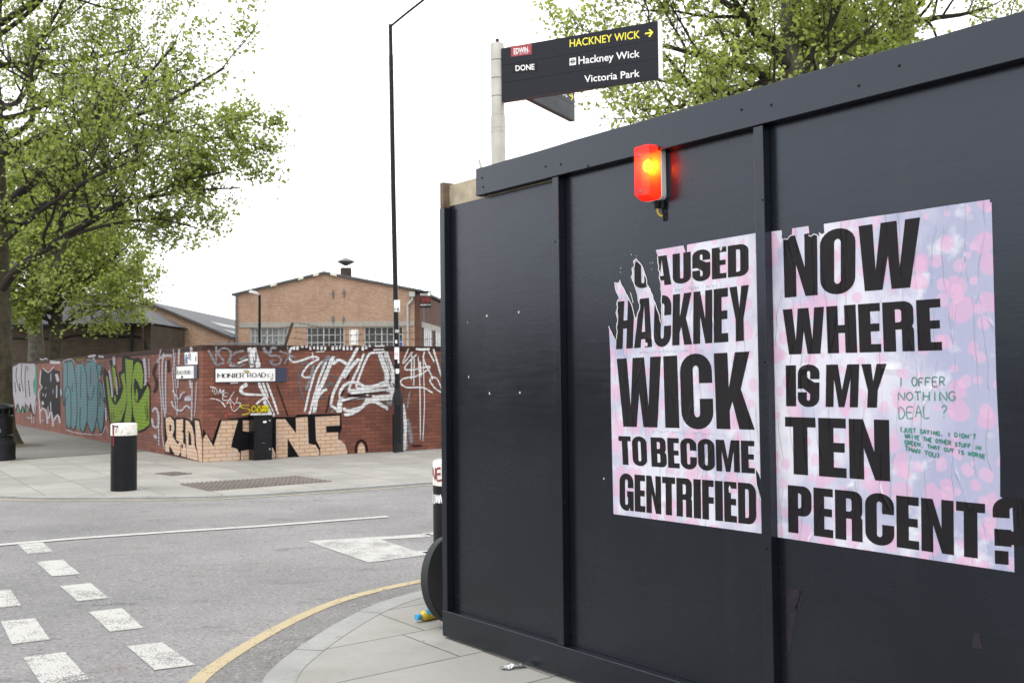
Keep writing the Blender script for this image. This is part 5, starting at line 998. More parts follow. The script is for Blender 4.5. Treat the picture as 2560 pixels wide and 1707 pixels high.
# drink bottle lying on the paving
p0, p1 = gnd(1040, 1556), gnd(1100, 1545); ax = Vector((p1[0] - p0[0], p1[1] - p0[1] + .03, .0)).normalized()
bo = thing('bottle', 'yellow drink bottle with blue cap and label lying on the paving', 'bottle', (p0[0], p0[1], .032))
MB().lathe([(0, 0), (.018, .002), (.020, .01), (.020, .032), (.017, .036)], 20, (0, 0, 0), ax).build('cap', M['cyan'], bo, smooth=True)
MB().lathe([(.016, .034), (.018, .040), (.030, .052), (.033, .066), (.033, .20), (.028, .215), (0, .216)], 24, (0, 0, 0), ax).build('body', M['mango'], bo, smooth=True)
def wrap(mb, z0, z1, a0, a1, r):
    qn = Vector((0, 0, 1)).rotation_difference(ax); N_ = 10; vs = []
    for i in range(N_ + 1):
        a = a0 + (a1 - a0) * i / N_
        for z in (z0, z1): vs.append(qn @ Vector((r * math.cos(a), r * math.sin(a), z)))
    mb.add(vs, [(2 * i, 2 * i + 1, 2 * i + 3, 2 * i + 2) for i in range(N_)])
tz = (Vector((0, 0, 1)).rotation_difference(ax)).inverted() @ Vector((0, -.35, 1)); ta = math.atan2(tz.y, tz.x)
mb = MB(); wrap(mb, .066, .19, ta - 1.0, ta + 1.0, .0338); mb.build('label_wrap', M['cyan'], bo, smooth=True)
mb = MB()
for z in (.078, .098, .111): wrap(mb, z, z + .006, ta - .9, ta + .6, .0342)
mb.build('label_print', M['navy'], bo, smooth=True)

# crumpled wrapper at the foot of the hoarding
x0, y0 = gnd(1283, 1669); rw_ = random.Random(2)
fw = MB(); nx, ny = 9, 5; vs = [((i / (nx - 1) - .5) * .13, (k / (ny - 1) - .5) * .05 + rw_.uniform(-.006, .006), .004 + rw_.random() * .022 * math.sin(math.pi * (i + .5) / nx)) for i in range(nx) for k in range(ny)]
fw.add(vs, [(i * ny + k, (i + 1) * ny + k, (i + 1) * ny + k + 1, i * ny + k + 1) for i in range(nx - 1) for k in range(ny - 1)])
o = fw.build('foil_wrapper', M['foil'], loc=(x0, y0, 0), rz=.25); tag(o, 'crumpled silver foil wrapper on the paving beneath the hoarding', 'wrapper')

# metal bracket on top of the hoarding
s, z = HO.px(1212, 418, .10)
br = thing('bracket', 'bent grey metal bracket sticking up behind the hoarding plank', 'bracket', HO.world(s, .10, z - .04), HO.ang)
mb = MB(); mb.plate([(-.05, .0), (-.02, .02), (-.05, .095), (-.058, .09), (-.04, .04)], -.005, .005); mb.plate([(-.04, .0), (.07, .005), (.07, .02), (-.02, .03)], -.02, .02); mb.build('flange', M['steel'], br)
mb = MB(); mb.box(-.045, -.025, -.06, .06, .025, -.002); mb.build('clamp', M['steel_dark'], br)

# ------------------------------------------------------------------ finger post
PX_, PY_ = at_y(1245, 300, 8.0).x, 8.0
fp = thing('finger_post', 'silver finger post with two charcoal direction boards', 'signpost', (PX_, PY_, 0))
mb = MB(); ztop = at_y(1243, 108, 8.0).z; zb2 = at_y(1243, 290, 8.0).z
mb.lathe([(.058, -.02), (.058, zb2)] , 28); mb.build('post', M['steel'], fp, smooth=True)
mb = MB(); zs = [at_y(1243, y, 8.0).z for y in (290, 243, 198, 153, 110)]
for a, b in zip(zs[:-1], zs[1:]): MB().lathe([(.046, a), (.054, a + .003), (.054, b - .003), (.046, b)], 28).build('sleeve', M['steel'], fp, smooth=True)
mb = MB(); mb.lathe([(.015, zs[-1]), (.015, zs[-1] + .035), (.012, zs[-1] + .04), (0, zs[-1] + .04)], 12); mb.build('spigot', M['rust'], fp, smooth=True)
mb = MB()
for y in (332, 322): z_ = at_y(1243, y, 8.0).z; MB().lathe([(.0582, z_), (.0592, z_ + .001), (.0592, z_ + .005), (.0582, z_ + .006)], 28).build('band', M['steel'], fp, smooth=True)
F1 = Frame(PX_, PY_, .902, -.445); f1 = lambda x, y: F1.px(*c4(x, y), -.028)
zt, zl = f1(1012, 314)[1], f1(1012, 684)[1]; xr = f1(2088, 300)[0]; zt = (zt + f1(2088, 168)[1]) / 2; zl = (zl + f1(2088, 571)[1]) / 2
def to_fp(F, mbv): return [(*((lambda w_: (w_[0] - PX_, w_[1] - PY_))(F.world(v[0], v[1]))), v[2]) for v in mbv]
def fbuild(mb, F, name, mat, parent, **k): mb.v = to_fp(F, mb.v); return mb.build(name, mat, parent, **k)
hrow = (zt - zl) / 3; boards = []
bd = MB()
for k in range(3): bd.box(.05, -.027, zl + k * hrow + .0015, xr - .001, .027, zl + (k + 1) * hrow - .0015)
bd.box(.052, -.0245, zl + .004, xr - .003, .0245, zt - .004)
board = fbuild(bd, F1, 'board', M['sign'], fp, bev=.001)
mb = MB(); mb.box(xr, -.031, zl - .004, xr + .014, .031, zt + .004); fbuild(mb, F1, 'end_cap', M['letter_white'], board)
mb = MB(); mb.box(.05, -.026, zl - .0022, xr * .6, .026, zl + .0005); fbuild(mb, F1, 'red_edge', M['edge_dark'], board)
Y1 = -.0288
mb = MB(); sans(mb, 'HACKNEY WICK', [f1(1468, 281), f1(1960, 216), f1(1960, 268), f1(1468, 332)], Y1, .011)
ar = [f1(*p) for p in [(1995, 232), (2035, 226), (2018, 210), (2030, 205), (2054, 228), (2030, 262), (2018, 257), (2035, 238), (1995, 243)]]; flat(mb, [('+', ar)], Y1); fbuild(mb, F1, 'yellow_lettering', M['yellow'], board)
mb = MB(); sans(mb, 'Hackney Wick', [f1(1530, 400), f1(1958, 352), f1(1958, 400), f1(1530, 452)], Y1, .011); sans(mb, 'Victoria Park', [f1(1570, 532), f1(1958, 488), f1(1958, 538), f1(1572, 579)], Y1, .011); sans(mb, 'DONE', [f1(1088, 462), f1(1221, 450), f1(1222, 488), f1(1090, 499)], Y1 - .001, .02)
rbx = [f1(1467, 411), f1(1512, 404), f1(1512, 455), f1(1467, 461)]; flat(mb, [('+', rbx[::-1])], Y1); fbuild(mb, F1, 'white_lettering', M['letter_white'], board)
mb = MB(); cxr = np.mean(rbx, axis=0); flat(mb, [('+', [(cxr[0] + .017 * math.cos(a), cxr[1] + .017 * math.sin(a)) for a in np.linspace(0, 6.283, 19)[:-1]]), ('-', [(cxr[0] + .011 * math.cos(a), cxr[1] + .011 * math.sin(a)) for a in np.linspace(0, 6.283, 19)[:-1]]), ('+', rc(cxr[0] - .022, cxr[1] - .004, cxr[0] + .022, cxr[1] + .004))], Y1 - .0008); fbuild(mb, F1, 'roundel', M['letter_black'], board)
mb = MB(); e_ = [f1(1056, 326), f1(1202, 308), f1(1202, 382), f1(1058, 400)]; mb.plate(e_[::-1], Y1, Y1 + .001); fbuild(mb, F1, 'red_sticker', M['sign_red'], board)
mb = MB(); sans(mb, 'EDWIN', [f1(1076, 343), f1(1176, 330), f1(1177, 366), f1(1077, 379)], Y1 - .0012, .02); flat(mb, [('+', [f1(1180, 358), f1(1184, 357), f1(1184, 362), f1(1180, 363)][::-1])], Y1 - .0012)
hand(mb, 'THAT WAY LINK', [f1(1076, 384), f1(1178, 369), f1(1178, 374), f1(1076, 389)], .0018, Y1 - .0012, random.Random(1), .1); fbuild(mb, F1, 'sticker_lettering', M['letter_white'], board)
mb = MB(); mb.plate([f1(1070, 512), f1(1238, 498), f1(1238, 434), f1(1070, 452)], Y1 - .0004, Y1 + .0005); fbuild(mb, F1, 'black_sticker', M['blackmat'], board)
F2 = Frame(PX_, PY_, .49, .872); f2 = lambda x, y: F2.px(*c4(x, y), -.028)
zl2 = (f2(1482, 838)[1] + f2(1170, 676)[1]) / 2; xr2 = f2(1505, 800)[0]; zt2 = zl2 + 2 * hrow
bd = MB()
for k in range(2): bd.box(.05, -.027, zl2 + k * hrow + .0015, xr2 - .001, .027, zl2 + (k + 1) * hrow - .0015)
bd.box(.052, -.0245, zl2 + .004, xr2 - .003, .0245, zt2 - .004)
board2 = fbuild(bd, F2, 'board', M['sign'], fp, bev=.001)
mb = MB(); mb.box(.05, -.026, zl2 - .0022, xr2 - .001, .026, zl2 + .0005); fbuild(mb, F2, 'lower_edge', M['edge_dark'], board2)
mb = MB(); u0, u1 = xr2 - .60, xr2 - .16; zz = zl2 + hrow * 1.28; sans(mb, 'Market', [(u0, zz + .085), (u1, zz + .085), (u1, zz), (u0, zz)], Y1, .011); fbuild(mb, F2, 'white_lettering', M['letter_white'], board2)
mb = MB(); u = xr2 - .075; zc = zl2 + hrow * 1.5; flat(mb, [('+', [(u - .045, zc - .008), (u + .018, zc - .008), (u - .01, zc - .035), (u + .006, zc - .042), (u + .045, zc), (u + .006, zc + .042), (u - .01, zc + .035), (u + .018, zc + .008), (u - .045, zc + .008)])], Y1); fbuild(mb, F2, 'yellow_arrow', M['yellow'], board2)

# ------------------------------------------------------------------ buildings beyond the wall
BY = 46.0
def P(px, py, Y=BY): return at_y(px, py, Y)
gb = thing('workshop_building', 'orange brick gabled workshop with metal windows and roof vent', 'building', (-8.7, BY, 0)); G0 = Vector((-8.7, BY, 0))
lo = lambda p: Vector(p) - G0
eL, aP, eR = lo(P(588, 738)), lo(P(811, 684)), lo(P(1036, 727)); xl, xr_ = eL.x, eR.x; D = 26.0; sk = .10 * D
win = [(624.6, 719.5), (766, 861), (910, 1008)]
WX = [(lo(P(a, 830)).x, lo(P(b, 830)).x) for a, b in win]; wz0, wz1 = 2.55, lo(P(760, 818)).z
mb = MB()
def facewall(mb, x0, x1, z0, z1, y=0, t=.3): mb.box(x0, y, z0, x1, y + t, z1)
edges = [xl] + [v for w_ in WX for v in w_] + [xr_]
for i in range(0, len(edges), 2): facewall(mb, edges[i], edges[i + 1], 0, wz1)
for w_ in WX: facewall(mb, w_[0], w_[1], 0, wz0)
mb.plate([(xl, wz1 + .0), (xr_, wz1 + .0), (xr_, eR.z), (aP.x, aP.z), (xl, eL.z)], 0, .3)
mb.build('front_wall', M['stock'], gb)
mb = MB(); mb.box(xl + .2, -.03, wz1 + .01, xr_ - .02, -.001, wz1 + .24); mb.build('concrete_band', M['concrete'], gb)
mb = MB(); mb.hexa([(xr_ + .002, .0, 0), (xr_ + .25, .02, 0), (xr_ + .25 + sk, D, 0), (xr_ + sk, D, 0)], [(xr_ + .002, .0, eR.z - .15), (xr_ + .25, .02, eR.z - .15), (xr_ + .25 + sk, D, eR.z - .15), (xr_ + sk, D, eR.z - .15)]); mb.build('side_wall', M['stock_dark'], gb)
mb = MB(); mb.hexa([(xr_ + .26, .3, wz1 - .05), (xr_ + .32, .3, wz1 - .05), (xr_ + .32 + sk, D, wz1 - .05), (xr_ + .26 + sk, D, wz1 - .05)], [(xr_ + .26, .3, wz1 + .22), (xr_ + .32, .3, wz1 + .22), (xr_ + .32 + sk, D, wz1 + .22), (xr_ + .26 + sk, D, wz1 + .22)]); mb.build('concrete_band', M['concrete'], gb)
for k in range(4):
    y0_, y1_ = .75 + k * 3.1, 2.75 + k * 3.1; f_ = lambda y: xr_ + .255 + sk * y / D
    wf = MB(); wf.hexa([(f_(y0_), y0_, 2.55), (f_(y0_) + .03, y0_, 2.55), (f_(y1_) + .03, y1_, 2.55), (f_(y1_), y1_, 2.55)], [(f_(y0_), y0_, wz1 - .06), (f_(y0_) + .03, y0_, wz1 - .06), (f_(y1_) + .03, y1_, wz1 - .06), (f_(y1_), y1_, wz1 - .06)]); w1 = wf.build('window', M['glass_lite'], gb)
    bs = MB()
    for i in range(5): y = y0_ + (y1_ - y0_) * i / 4; bs.box(f_(y) + .031, y - .02, 2.55, f_(y) + .05, y + .02, wz1 - .06)
    for z in (2.9, 3.35, wz1 - .09): bs.hexa([(f_(y0_) + .051, y0_, z), (f_(y0_) + .06, y0_, z), (f_(y1_) + .06, y1_, z), (f_(y1_) + .051, y1_, z)], [(f_(y0_) + .051, y0_, z + .03), (f_(y0_) + .06, y0_, z + .03), (f_(y1_) + .06, y1_, z + .03), (f_(y1_) + .051, y1_, z + .03)])
    bs.build('frame', M['frame'], w1)
mb = MB(); th = .10
def slope(mb, a, b, y0, y1, dx, th=.10, ov=.12):
    mb.hexa([(a.x, y0, a.z), (b.x, y0, b.z), (b.x + dx, y1, b.z), (a.x + dx, y1, a.z)], [(a.x, y0, a.z + th), (b.x, y0, b.z + th), (b.x + dx, y1, b.z + th), (a.x + dx, y1, a.z + th)])
slope(mb, eL + Vector((-.15, 0, -.03)), aP + Vector((0, 0, .002)), -.10, D, sk); slope(mb, aP + Vector((0, 0, .002)), eR + Vector((.35, 0, -.06)), -.10, D, sk); mb.build('roof', M['roof'], gb)
mb = MB()
for u0, u1, side in ((.40, .47, 0), (.71, .77, 0), (.88, .94, 0), (.07, .14, 1)):
    a, b = (eL, aP) if side == 0 else (aP, eR); p, q = a.lerp(b, u0), a.lerp(b, u1); mb.hexa([(p.x, -.115, p.z - .02), (q.x, -.115, q.z - .02), (q.x, .2, q.z - .02), (p.x, .2, p.z - .02)], [(p.x, -.115, p.z + .112), (q.x, -.115, q.z + .112), (q.x, .2, q.z + .112), (p.x, .2, p.z + .112)])
mb.build('pale_verge_patches', M['offwhite'], gb)
for (x0_, x1_), gl in zip(WX, ('glass_lite', 'glass', 'glass')):
    pane = MB().box(x0_, .10, wz0, x1_, .13, wz1).build('window', M[gl], gb); fr = MB(); n_ = 8
    fr.box(x0_, .05, wz0, x0_ + .05, .098, wz1); fr.box(x1_ - .05, .05, wz0, x1_, .098, wz1); fr.box(x0_ + .05, .05, wz1 - .05, x1_ - .05, .098, wz1)
    for u, t_ in ((.12, .03), (.28, .03), (.435, .05), (.58, .03), (.74, .03), (.88, .03)): x = x0_ + (x1_ - x0_) * u; fr.box(x, .06, wz0, x + t_, .096, wz1 - .051)
    for z in (2.9, 3.25, 3.6): fr.box(x0_ + .051, .045, z, x1_ - .051, .0595, z + .03)
    fr.build('frame', M['frame'], pane)
    if gl == 'glass': MB().box(x0_ + (x1_ - x0_) * .9, .085, wz0 + .4, x1_ - .055, .0995, wz0 + .85).build('blue_panel', plain('blue_panel', (.06, .13, .42), .5), pane) if x0_ > -1 + (-8.7 + 8.7) and x1_ > 3 else None
a = lo(P(874, 824)); b = lo(P(896, 862)); mb = MB(); mb.box(a.x, -.05, b.z, b.x, -.01, a.z); nb_ = mb.build('white_notice_board', M['white'], gb)
mb = MB(); rb = random.Random(6)
for k in range(14):
    for c_ in (.14, .86): z = a.z - .06 - k * .045; mb.box(a.x + (b.x - a.x) * c_ - .03, -.054, z - .022, a.x + (b.x - a.x) * c_ + .03 * rb.uniform(-.2, 1), -.051, z)
mb.build('column_of_letters', M['letter_black'], nb_)
mb = MB(); c_ = lo(P(1030, 730)); mb.box(c_.x - .12, -.16, c_.z - .22, c_.x + .14, -.001, c_.z + .0); mb.tube(spline([(c_.x, -.08, c_.z - .2), (c_.x, -.08, c_.z - .38), (c_.x - .20, -.08, c_.z - .62), (c_.x - .20, -.08, c_.z - .9), (c_.x - .20, -.08, 1.0)], 4), .05, 10); mb.build('downpipe', plain('white_downpipe', (.60, .60, .58), .5), gb, smooth=False)
mb = MB(); mb.tube([(xl + .06, -.06, 1), (xl + .06, -.06, eL.z - .02)], .05, 8); mb.build('downpipe', M['steel_dark'], gb)
mb = MB()
for px, py in ((833, 730), (860, 728), (833, 795), (859, 795)): mb = MB(); p = lo(P(px, py)); mb.box(p.x - .06, -.04, p.z - .13, p.x + .06, -.002, p.z - .02); mb.box(p.x - .02, -.05, p.z - .3, p.x + .02, -.003, p.z + .1); mb.build('pattress_plate', M['steel_dark'], gb)
vt = Vector((.77, 1.6, 0)); zr = 6.52; mb = MB(); mb.lathe([(.27, zr - .35), (.27, zr + .36), (.255, zr + .36)], 18, (vt.x, vt.y, 0)); mb.build('vent', M['rust'], gb, smooth=True)
mb = MB(); mb.lathe([(0, zr + .46), (.10, zr + .50), (.42, zr + .66), (.43, zr + .68), (.2, zr + .80), (0, zr + .88)], 20, (vt.x, vt.y, 0))
for k in range(6): a_ = k * math.pi / 3; mb.tube([(vt.x + .24 * math.cos(a_), vt.y + .24 * math.sin(a_), zr + .35), (vt.x + .30 * math.cos(a_), vt.y + .30 * math.sin(a_), zr + .63)], .015, 5)
mb.build('cowl', M['steel_dark'], gb, smooth=True)

# estate agent's board on the side wall
a, b = P(1049, 727, 45.6), P(1078, 769, 45.6)
eb = thing('estate_agent_board', 'black estate agent board with red lines on the workshop corner', 'sign', (a.x, 45.6, b.z)); w_, h_ = b.x - a.x, a.z - b.z
MB().box(0, 0, 0, w_, .04, h_).build('board', M['sign'], eb); MB().box(.32 * w_, .01, -.75, .38 * w_, .04, -.003).build('bracket', M['steel_dark'], eb)
MB().box(w_ * .3, .041, h_ * .4, w_ * .5, .42, h_ * .6).build('arm', M['steel_dark'], eb)
bq = lambda u0, u1, v0, v1: [(u0 * w_, v1 * h_), (u1 * w_, v1 * h_), (u1 * w_, v0 * h_), (u0 * w_, v0 * h_)]
mb = MB(); sans(mb, 'SPACECO', bq(.05, .70, .72, .84), -.002, .02); flat(mb, [('+', [(.70 * w_, .70 * h_), (.95 * w_, .70 * h_), (.95 * w_, .9 * h_), (.88 * w_, .97 * h_), (.78 * w_, .9 * h_), (.70 * w_, .88 * h_)])], -.002); sans(mb, '020 8533 1313', bq(.06, .94, .13, .21), -.002, .02); mb.build('white_lettering', M['letter_white'], eb)
mb = MB(); sans(mb, 'LET STUDIOS &', bq(.05, .95, .53, .62), -.002, .02); sans(mb, 'WORKSHOPS', bq(.12, .95, .40, .49), -.002, .02); sans(mb, 'TO LET', bq(.05, .95, .30, .36), -.002, .02); mb.build('red_lettering', plain('red_lettering', (.60, .07, .04), .5), eb)

# lower brick shed with the grey roof
sh = thing('brick_shed', 'lower brick shed with sloping grey sheet roof left of the workshop', 'building', (-16.8, BY, 0)); S0 = Vector((-16.8, BY, 0)); ls_ = lambda p: Vector(p) - S0
ap, er = ls_(P(368, 757)), ls_(P(586, 846)); el = Vector((2 * ap.x - er.x, 0, er.z))
mb = MB(); mb.plate([(el.x, 0), (er.x - .02, 0), (er.x - .02, er.z), (ap.x, ap.z), (el.x, el.z)], 0, .3); mb.box(el.x, .31, 0, el.x + .3, 24, el.z); mb.box(er.x - .35, .31, 0, er.x - .03, 24, er.z - .02); mb.build('walls', M['stock'], sh)
mb = MB(); slope(mb, el + Vector((-.2, 0, -.08)), ap, -.18, 24, 0, .09); slope(mb, ap, er + Vector((-.03, 0, -.01)), -.18, 24, 0, .09); rf_ = mb.build('roof', M['roof'], sh)
mb = MB()
for k in range(2):
    p, q = ap.lerp(er, .45 + .3 * k), ap.lerp(er, .60 + .3 * k); y = 3.5 - 2 * k; mb.add([(p.x, y, p.z + .095), (q.x, y, q.z + .095), (q.x, y + 4, q.z + .095), (p.x, y + 4, p.z + .095)], [(0, 1, 2, 3)])
mb.build('pale_roof_sheets', M['roof_lite'], rf_)
# brown brick building with slates behind the trees
bb = thing('brown_brick_building', 'long dark brown brick building with slate roof behind the trees', 'building', (-18, 41.5, 0)); B0 = Vector((-18, 41.5, 0)); lb_ = lambda px, py: at_y(px, py, 41.5) - B0
xr3, ez = lb_(377, 811).x, lb_(377, 811).z; xl3 = lb_(22, 811).x
MB().box(xl3, 0, 0, xr3, 4.3, ez).build('walls', M['brown'], bb)
mb = MB(); rz_ = ez + 1.55; mb.add([(xl3, -.2, ez + .05), (xr3 + .1, -.2, ez + .05), (xr3 - 2.4, 2.15, rz_), (xl3, 2.15, rz_), (xl3, 4.5, ez + .05), (xr3 + .1, 4.5, ez + .05)], [(0, 1, 2, 3), (3, 2, 5, 4), (1, 5, 2), (0, 3, 4), (0, 4, 5, 1)]); mb.build('roof', M['slate_roof'], bb)
mb = MB(); mb.box(xl3, -.30, ez - .06, xr3 + .12, -.205, ez + .05); mb.tube([(lb_(331, 820).x, -.07, 0), (lb_(331, 820).x, -.07, ez - .05)], .06, 8); mb.tube(spline([(xl3, -.03, lb_(40, 844).z), (lb_(140, 840).x, -.03, lb_(140, 846).z), (lb_(200, 840).x, -.03, lb_(200, 838).z), (lb_(300, 840).x, -.03, lb_(300, 842).z), (lb_(350, 840).x, -.03, lb_(350, 842).z), (lb_(362, 860).x, -.03, lb_(364, 856).z), (lb_(366, 870).x, -.03, lb_(366, 880).z)], 3), .035, 6); mb.build('gutter_and_pipes', M['blackmat'], bb)

# warehouse across the side street (outside the picture, added as a dark reflection for the hoarding's gloss)
wh = thing('unseen_warehouse', 'unseen long dark brick building left of the picture, added to darken hoarding reflections', 'building', (-27, -4, 0))
MB().box(0, -20, 0, -12, 22, 3.0).build('walls', M['brown'], wh)
MB().add([(.3, -20.3, 3.0), (.3, 22.3, 3.0), (-6, 22.3, 4.1), (-6, -20.3, 4.1), (-12.3, -20.3, 3.0), (-12.3, 22.3, 3.0)], [(0, 1, 2, 3), (3, 2, 5, 4), (1, 5, 2), (0, 3, 4)]).build('roof', M['slate_roof'], wh)
for k in range(9):
    y = -17.5 + k * 4.4; w_ = MB().box(.002, y, 1.0, .03, y + 2.0, 2.5).build('window', M['glass'], wh); fr = MB()
    for u in range(5): fr.box(.031, y + u * .49, 1.0, .05, y + u * .49 + .04, 2.5)
    fr.build('frame', M['frame'], w_)

# slim posts beyond the wall
p = at_y(356, 880, 38); fl = thing('floodlight_post', 'thin rusty post with floodlight between the tree and brick shed', 'floodlight', (p.x, 38, 0)); zt_ = at_y(356, 735, 38).z
MB().tube([(0, 0, -.05), (0, 0, zt_)], .045, 8).build('post', M['rust'], fl)
mb = MB(); mb.hexa([(-.34, -.15, zt_ + .15), (.02, -.15, zt_ - .08), (.02, .1, zt_ - .08), (-.34, .1, zt_ + .15)], [(-.30, -.15, zt_ + .42), (-.06, -.15, zt_ + .36), (-.06, .1, zt_ + .36), (-.30, .1, zt_ + .42)]); mb.build('lamp_head', M['steel_dark'], fl, bev=.02)
p = at_y(649, 850, 40); sl2 = thing('street_lamp', 'small distant lamp post in front of the gabled workshop', 'street lamp', (p.x, 40, 0)); zt_ = at_y(649, 737, 40).z
MB().tube([(0, 0, -.05), (0, 0, zt_)], [.06, .05], 10).build('column', M['blackmat'], sl2, smooth=True)
mb = MB(); mb.tube([(0, 0, zt_ - .03), (-.12, 0, zt_ + .07)], .03, 8); mb.hexa([(-.42, -.09, zt_ + .10), (-.08, -.09, zt_ + .03), (-.08, .09, zt_ + .03), (-.42, .09, zt_ + .10)], [(-.38, -.06, zt_ + .20), (-.10, -.06, zt_ + .13), (-.10, .06, zt_ + .13), (-.38, .06, zt_ + .20)]); mb.build('lantern', M['grey_plastic'], sl2)

# ------------------------------------------------------------------ trees
LEAF = np.array([(0, -.05), (.30, -.30), (.34, .0), (.62, .10), (.36, .30), (.30, .62), (.10, .52), (0, .95), (-.12, .50), (-.34, .60), (-.34, .28), (-.60, .06), (-.32, -.02), (-.28, -.28)])
LEAF = LEAF[[0, 1, 3, 5, 7, 9, 11, 13]]      # eight-point lobed leaf
def leaves_mesh(name, pos, nor, size, tone, mat, parent, seed):
    rg = np.random.default_rng(seed); n = len(pos); k = len(LEAF)
    nor = nor / np.linalg.norm(nor, axis=1)[:, None]; a = rg.normal(size=(n, 3)); a -= nor * np.sum(a * nor, 1)[:, None]; a /= np.linalg.norm(a, axis=1)[:, None]; b = np.cross(nor, a)
    L = LEAF[None, :, :] * size[:, None, None]; fold = np.abs(LEAF[:, 0])[None, :] * size[:, None] * rg.uniform(-.35, .35, (n, 1))
    v = pos[:, None, :] + a[:, None, :] * L[:, :, :1] + b[:, None, :] * L[:, :, 1:] + nor[:, None, :] * fold[:, :, None]
    me = bpy.data.meshes.new(name); me.vertices.add(n * k); me.vertices.foreach_set('co', v.astype(np.float32).ravel()); me.loops.add(n * k); me.loops.foreach_set('vertex_index', np.arange(n * k, dtype=np.int32)); me.polygons.add(n); me.polygons.foreach_set('loop_start', np.arange(0, n * k, k, dtype=np.int32))
    me.update(calc_edges=True); at = me.attributes.new('a', 'FLOAT', 'POINT'); at.data.foreach_set('value', np.repeat(tone, k).astype(np.float32)); me.materials.append(mat)
    o = bpy.data.objects.new(name, me); COL.objects.link(o); o.parent = parent; return o
def tree(label, base, trunk, limbs, env, seed, mats, leaf=(.09, .15), dens=9, nch=(7, 6, 5), lens=(.42, .5, .55), auto=0, group='plane trees', up=.25, minz=None, view=None):
    """trunk and limbs: lists of (points, r0, r1) in world space; env: (centre, radii) of the crown"""
    rg = random.Random(seed); nr = np.random.default_rng(seed); root = thing('plane_tree', label, 'tree', base, 0, group); B = Vector(base); EC, ER = Vector(env[0]), Vector(env[1])
    def inenv(p): d = p - EC; return (d.x / ER.x) ** 2 + (d.y / ER.y) ** 2 + (d.z / ER.z) ** 2
    tb, bb_ = MB(), MB(); LP, LN = [], []
    tb.tube([Vector(p) - B for p in trunk[0]], trunk[1], 14)
    def path(p, d, L, n, wob, upk):
        pts = [p]; d = d.normalized()
        for i in range(n): d = (d + Vector((rg.gauss(0, wob), rg.gauss(0, wob), rg.gauss(0, wob) + upk))).normalized(); p = p + d * (L / n); pts.append(p)
        return pts
    def grow(pts, r0, r1, lvl, L):
        m = len(pts); bb_.tube([p - B for p in pts], [r0 + (r1 - r0) * i / (m - 1) for i in range(m)], (9, 6, 4, 3)[lvl], cap=False)
        if lvl == 3:
            for i in range(dens):
                u = rg.uniform(.1, 1.05) * (m - 1); k = min(int(u), m - 2); p = pts[k].lerp(pts[k + 1], u - k); o = Vector((rg.gauss(0, 1), rg.gauss(0, 1), rg.gauss(0, .8))) * .11; LP.append(p + o); LN.append((rg.gauss(0, .55), rg.gauss(0, .55), rg.uniform(.2, 1)))
            return
        nc = nch[lvl]
        for j in range(nc):
            u = (.22 + .78 * (j + rg.random()) / nc) * (m - 1) if j < nc - 1 else (m - 1) * .995; k = min(int(u), m - 2); p = pts[k].lerp(pts[k + 1], u - k); t = (pts[k + 1] - pts[k]).normalized()
            side = Vector((rg.gauss(0, 1), rg.gauss(0, 1), rg.gauss(0, .8) + .15)); side -= t * side.dot(t)
            if side.length < .1: continue
            side.normalize(); d = (t * rg.uniform(.35, .8) + side * rg.uniform(.6, 1.0) if j < nc - 1 else t + side * .3) + Vector((0, 0, up * rg.uniform(-.4, 1)))
            l = L * lens[lvl] * rg.uniform(.6, 1.25); e = p + d.normalized() * l
            if inenv(e) > rg.uniform(.85, 1.12):
                d = d + (EC - p).normalized() * .9; e = p + d.normalized() * l * .7; l *= .7
                if inenv(e) > max(1.1, inenv(p) + .06) and j < nc - 1: continue
            rr_ = (r0 + (r1 - r0) * u / (m - 1)) * (.55, .55, .5)[lvl]
            grow(path(p, d, l, (6, 5, 3)[lvl], .13, .04), max(rr_, .006), max(rr_ * .35, .004), lvl + 1, l)
    for pts, r0, r1 in limbs:
        P_ = [Vector(p) for p in spline([tuple(p) for p in pts], 3)]; L = sum((b - a).length for a, b in zip(P_[:-1], P_[1:])); grow(P_, r0, r1, 0, L)
    for j in range(auto):
        a = 2 * math.pi * (j + rg.random() * .6) / auto; zf = rg.uniform(.25, .98); k = zf * (len(trunk[0]) - 1); i = min(int(k), len(trunk[0]) - 2); p = Vector(trunk[0][i]).lerp(Vector(trunk[0][i + 1]), k - i)
        if p.z < EC.z - ER.z * .75: p.z = EC.z - ER.z * .7 + rg.random() * ER.z * .5
        d = Vector((math.cos(a), math.sin(a), rg.uniform(.15, .9))); tgt = 1.0; L = min(ER) * rg.uniform(.75, 1.05); r = trunk[1][i] * .42; grow(path(p, d, L, 7, .10, .05), r, r * .3, 0, L)
    tb.build('trunk', mats[0], root, smooth=True); bb_.build('branches', mats[1], root, smooth=True)
    pos = np.array([tuple(p - B) for p in LP]); n = len(pos); nor = np.array(LN); size = nr.uniform(leaf[0], leaf[1], n)
    cl = np.sin(pos[:, 0] * 2.1 + seed) * np.sin(pos[:, 1] * 1.9) * np.sin(pos[:, 2] * 2.3); tone = np.clip(.5 + .22 * cl + nr.normal(0, .2, n), 0, 1)
    leaves_mesh('crown', pos, nor, size, tone, mats[2], root, seed); print('tree', label[:30], 'leaves', n, 'twigs', len(bb_.f)); return root

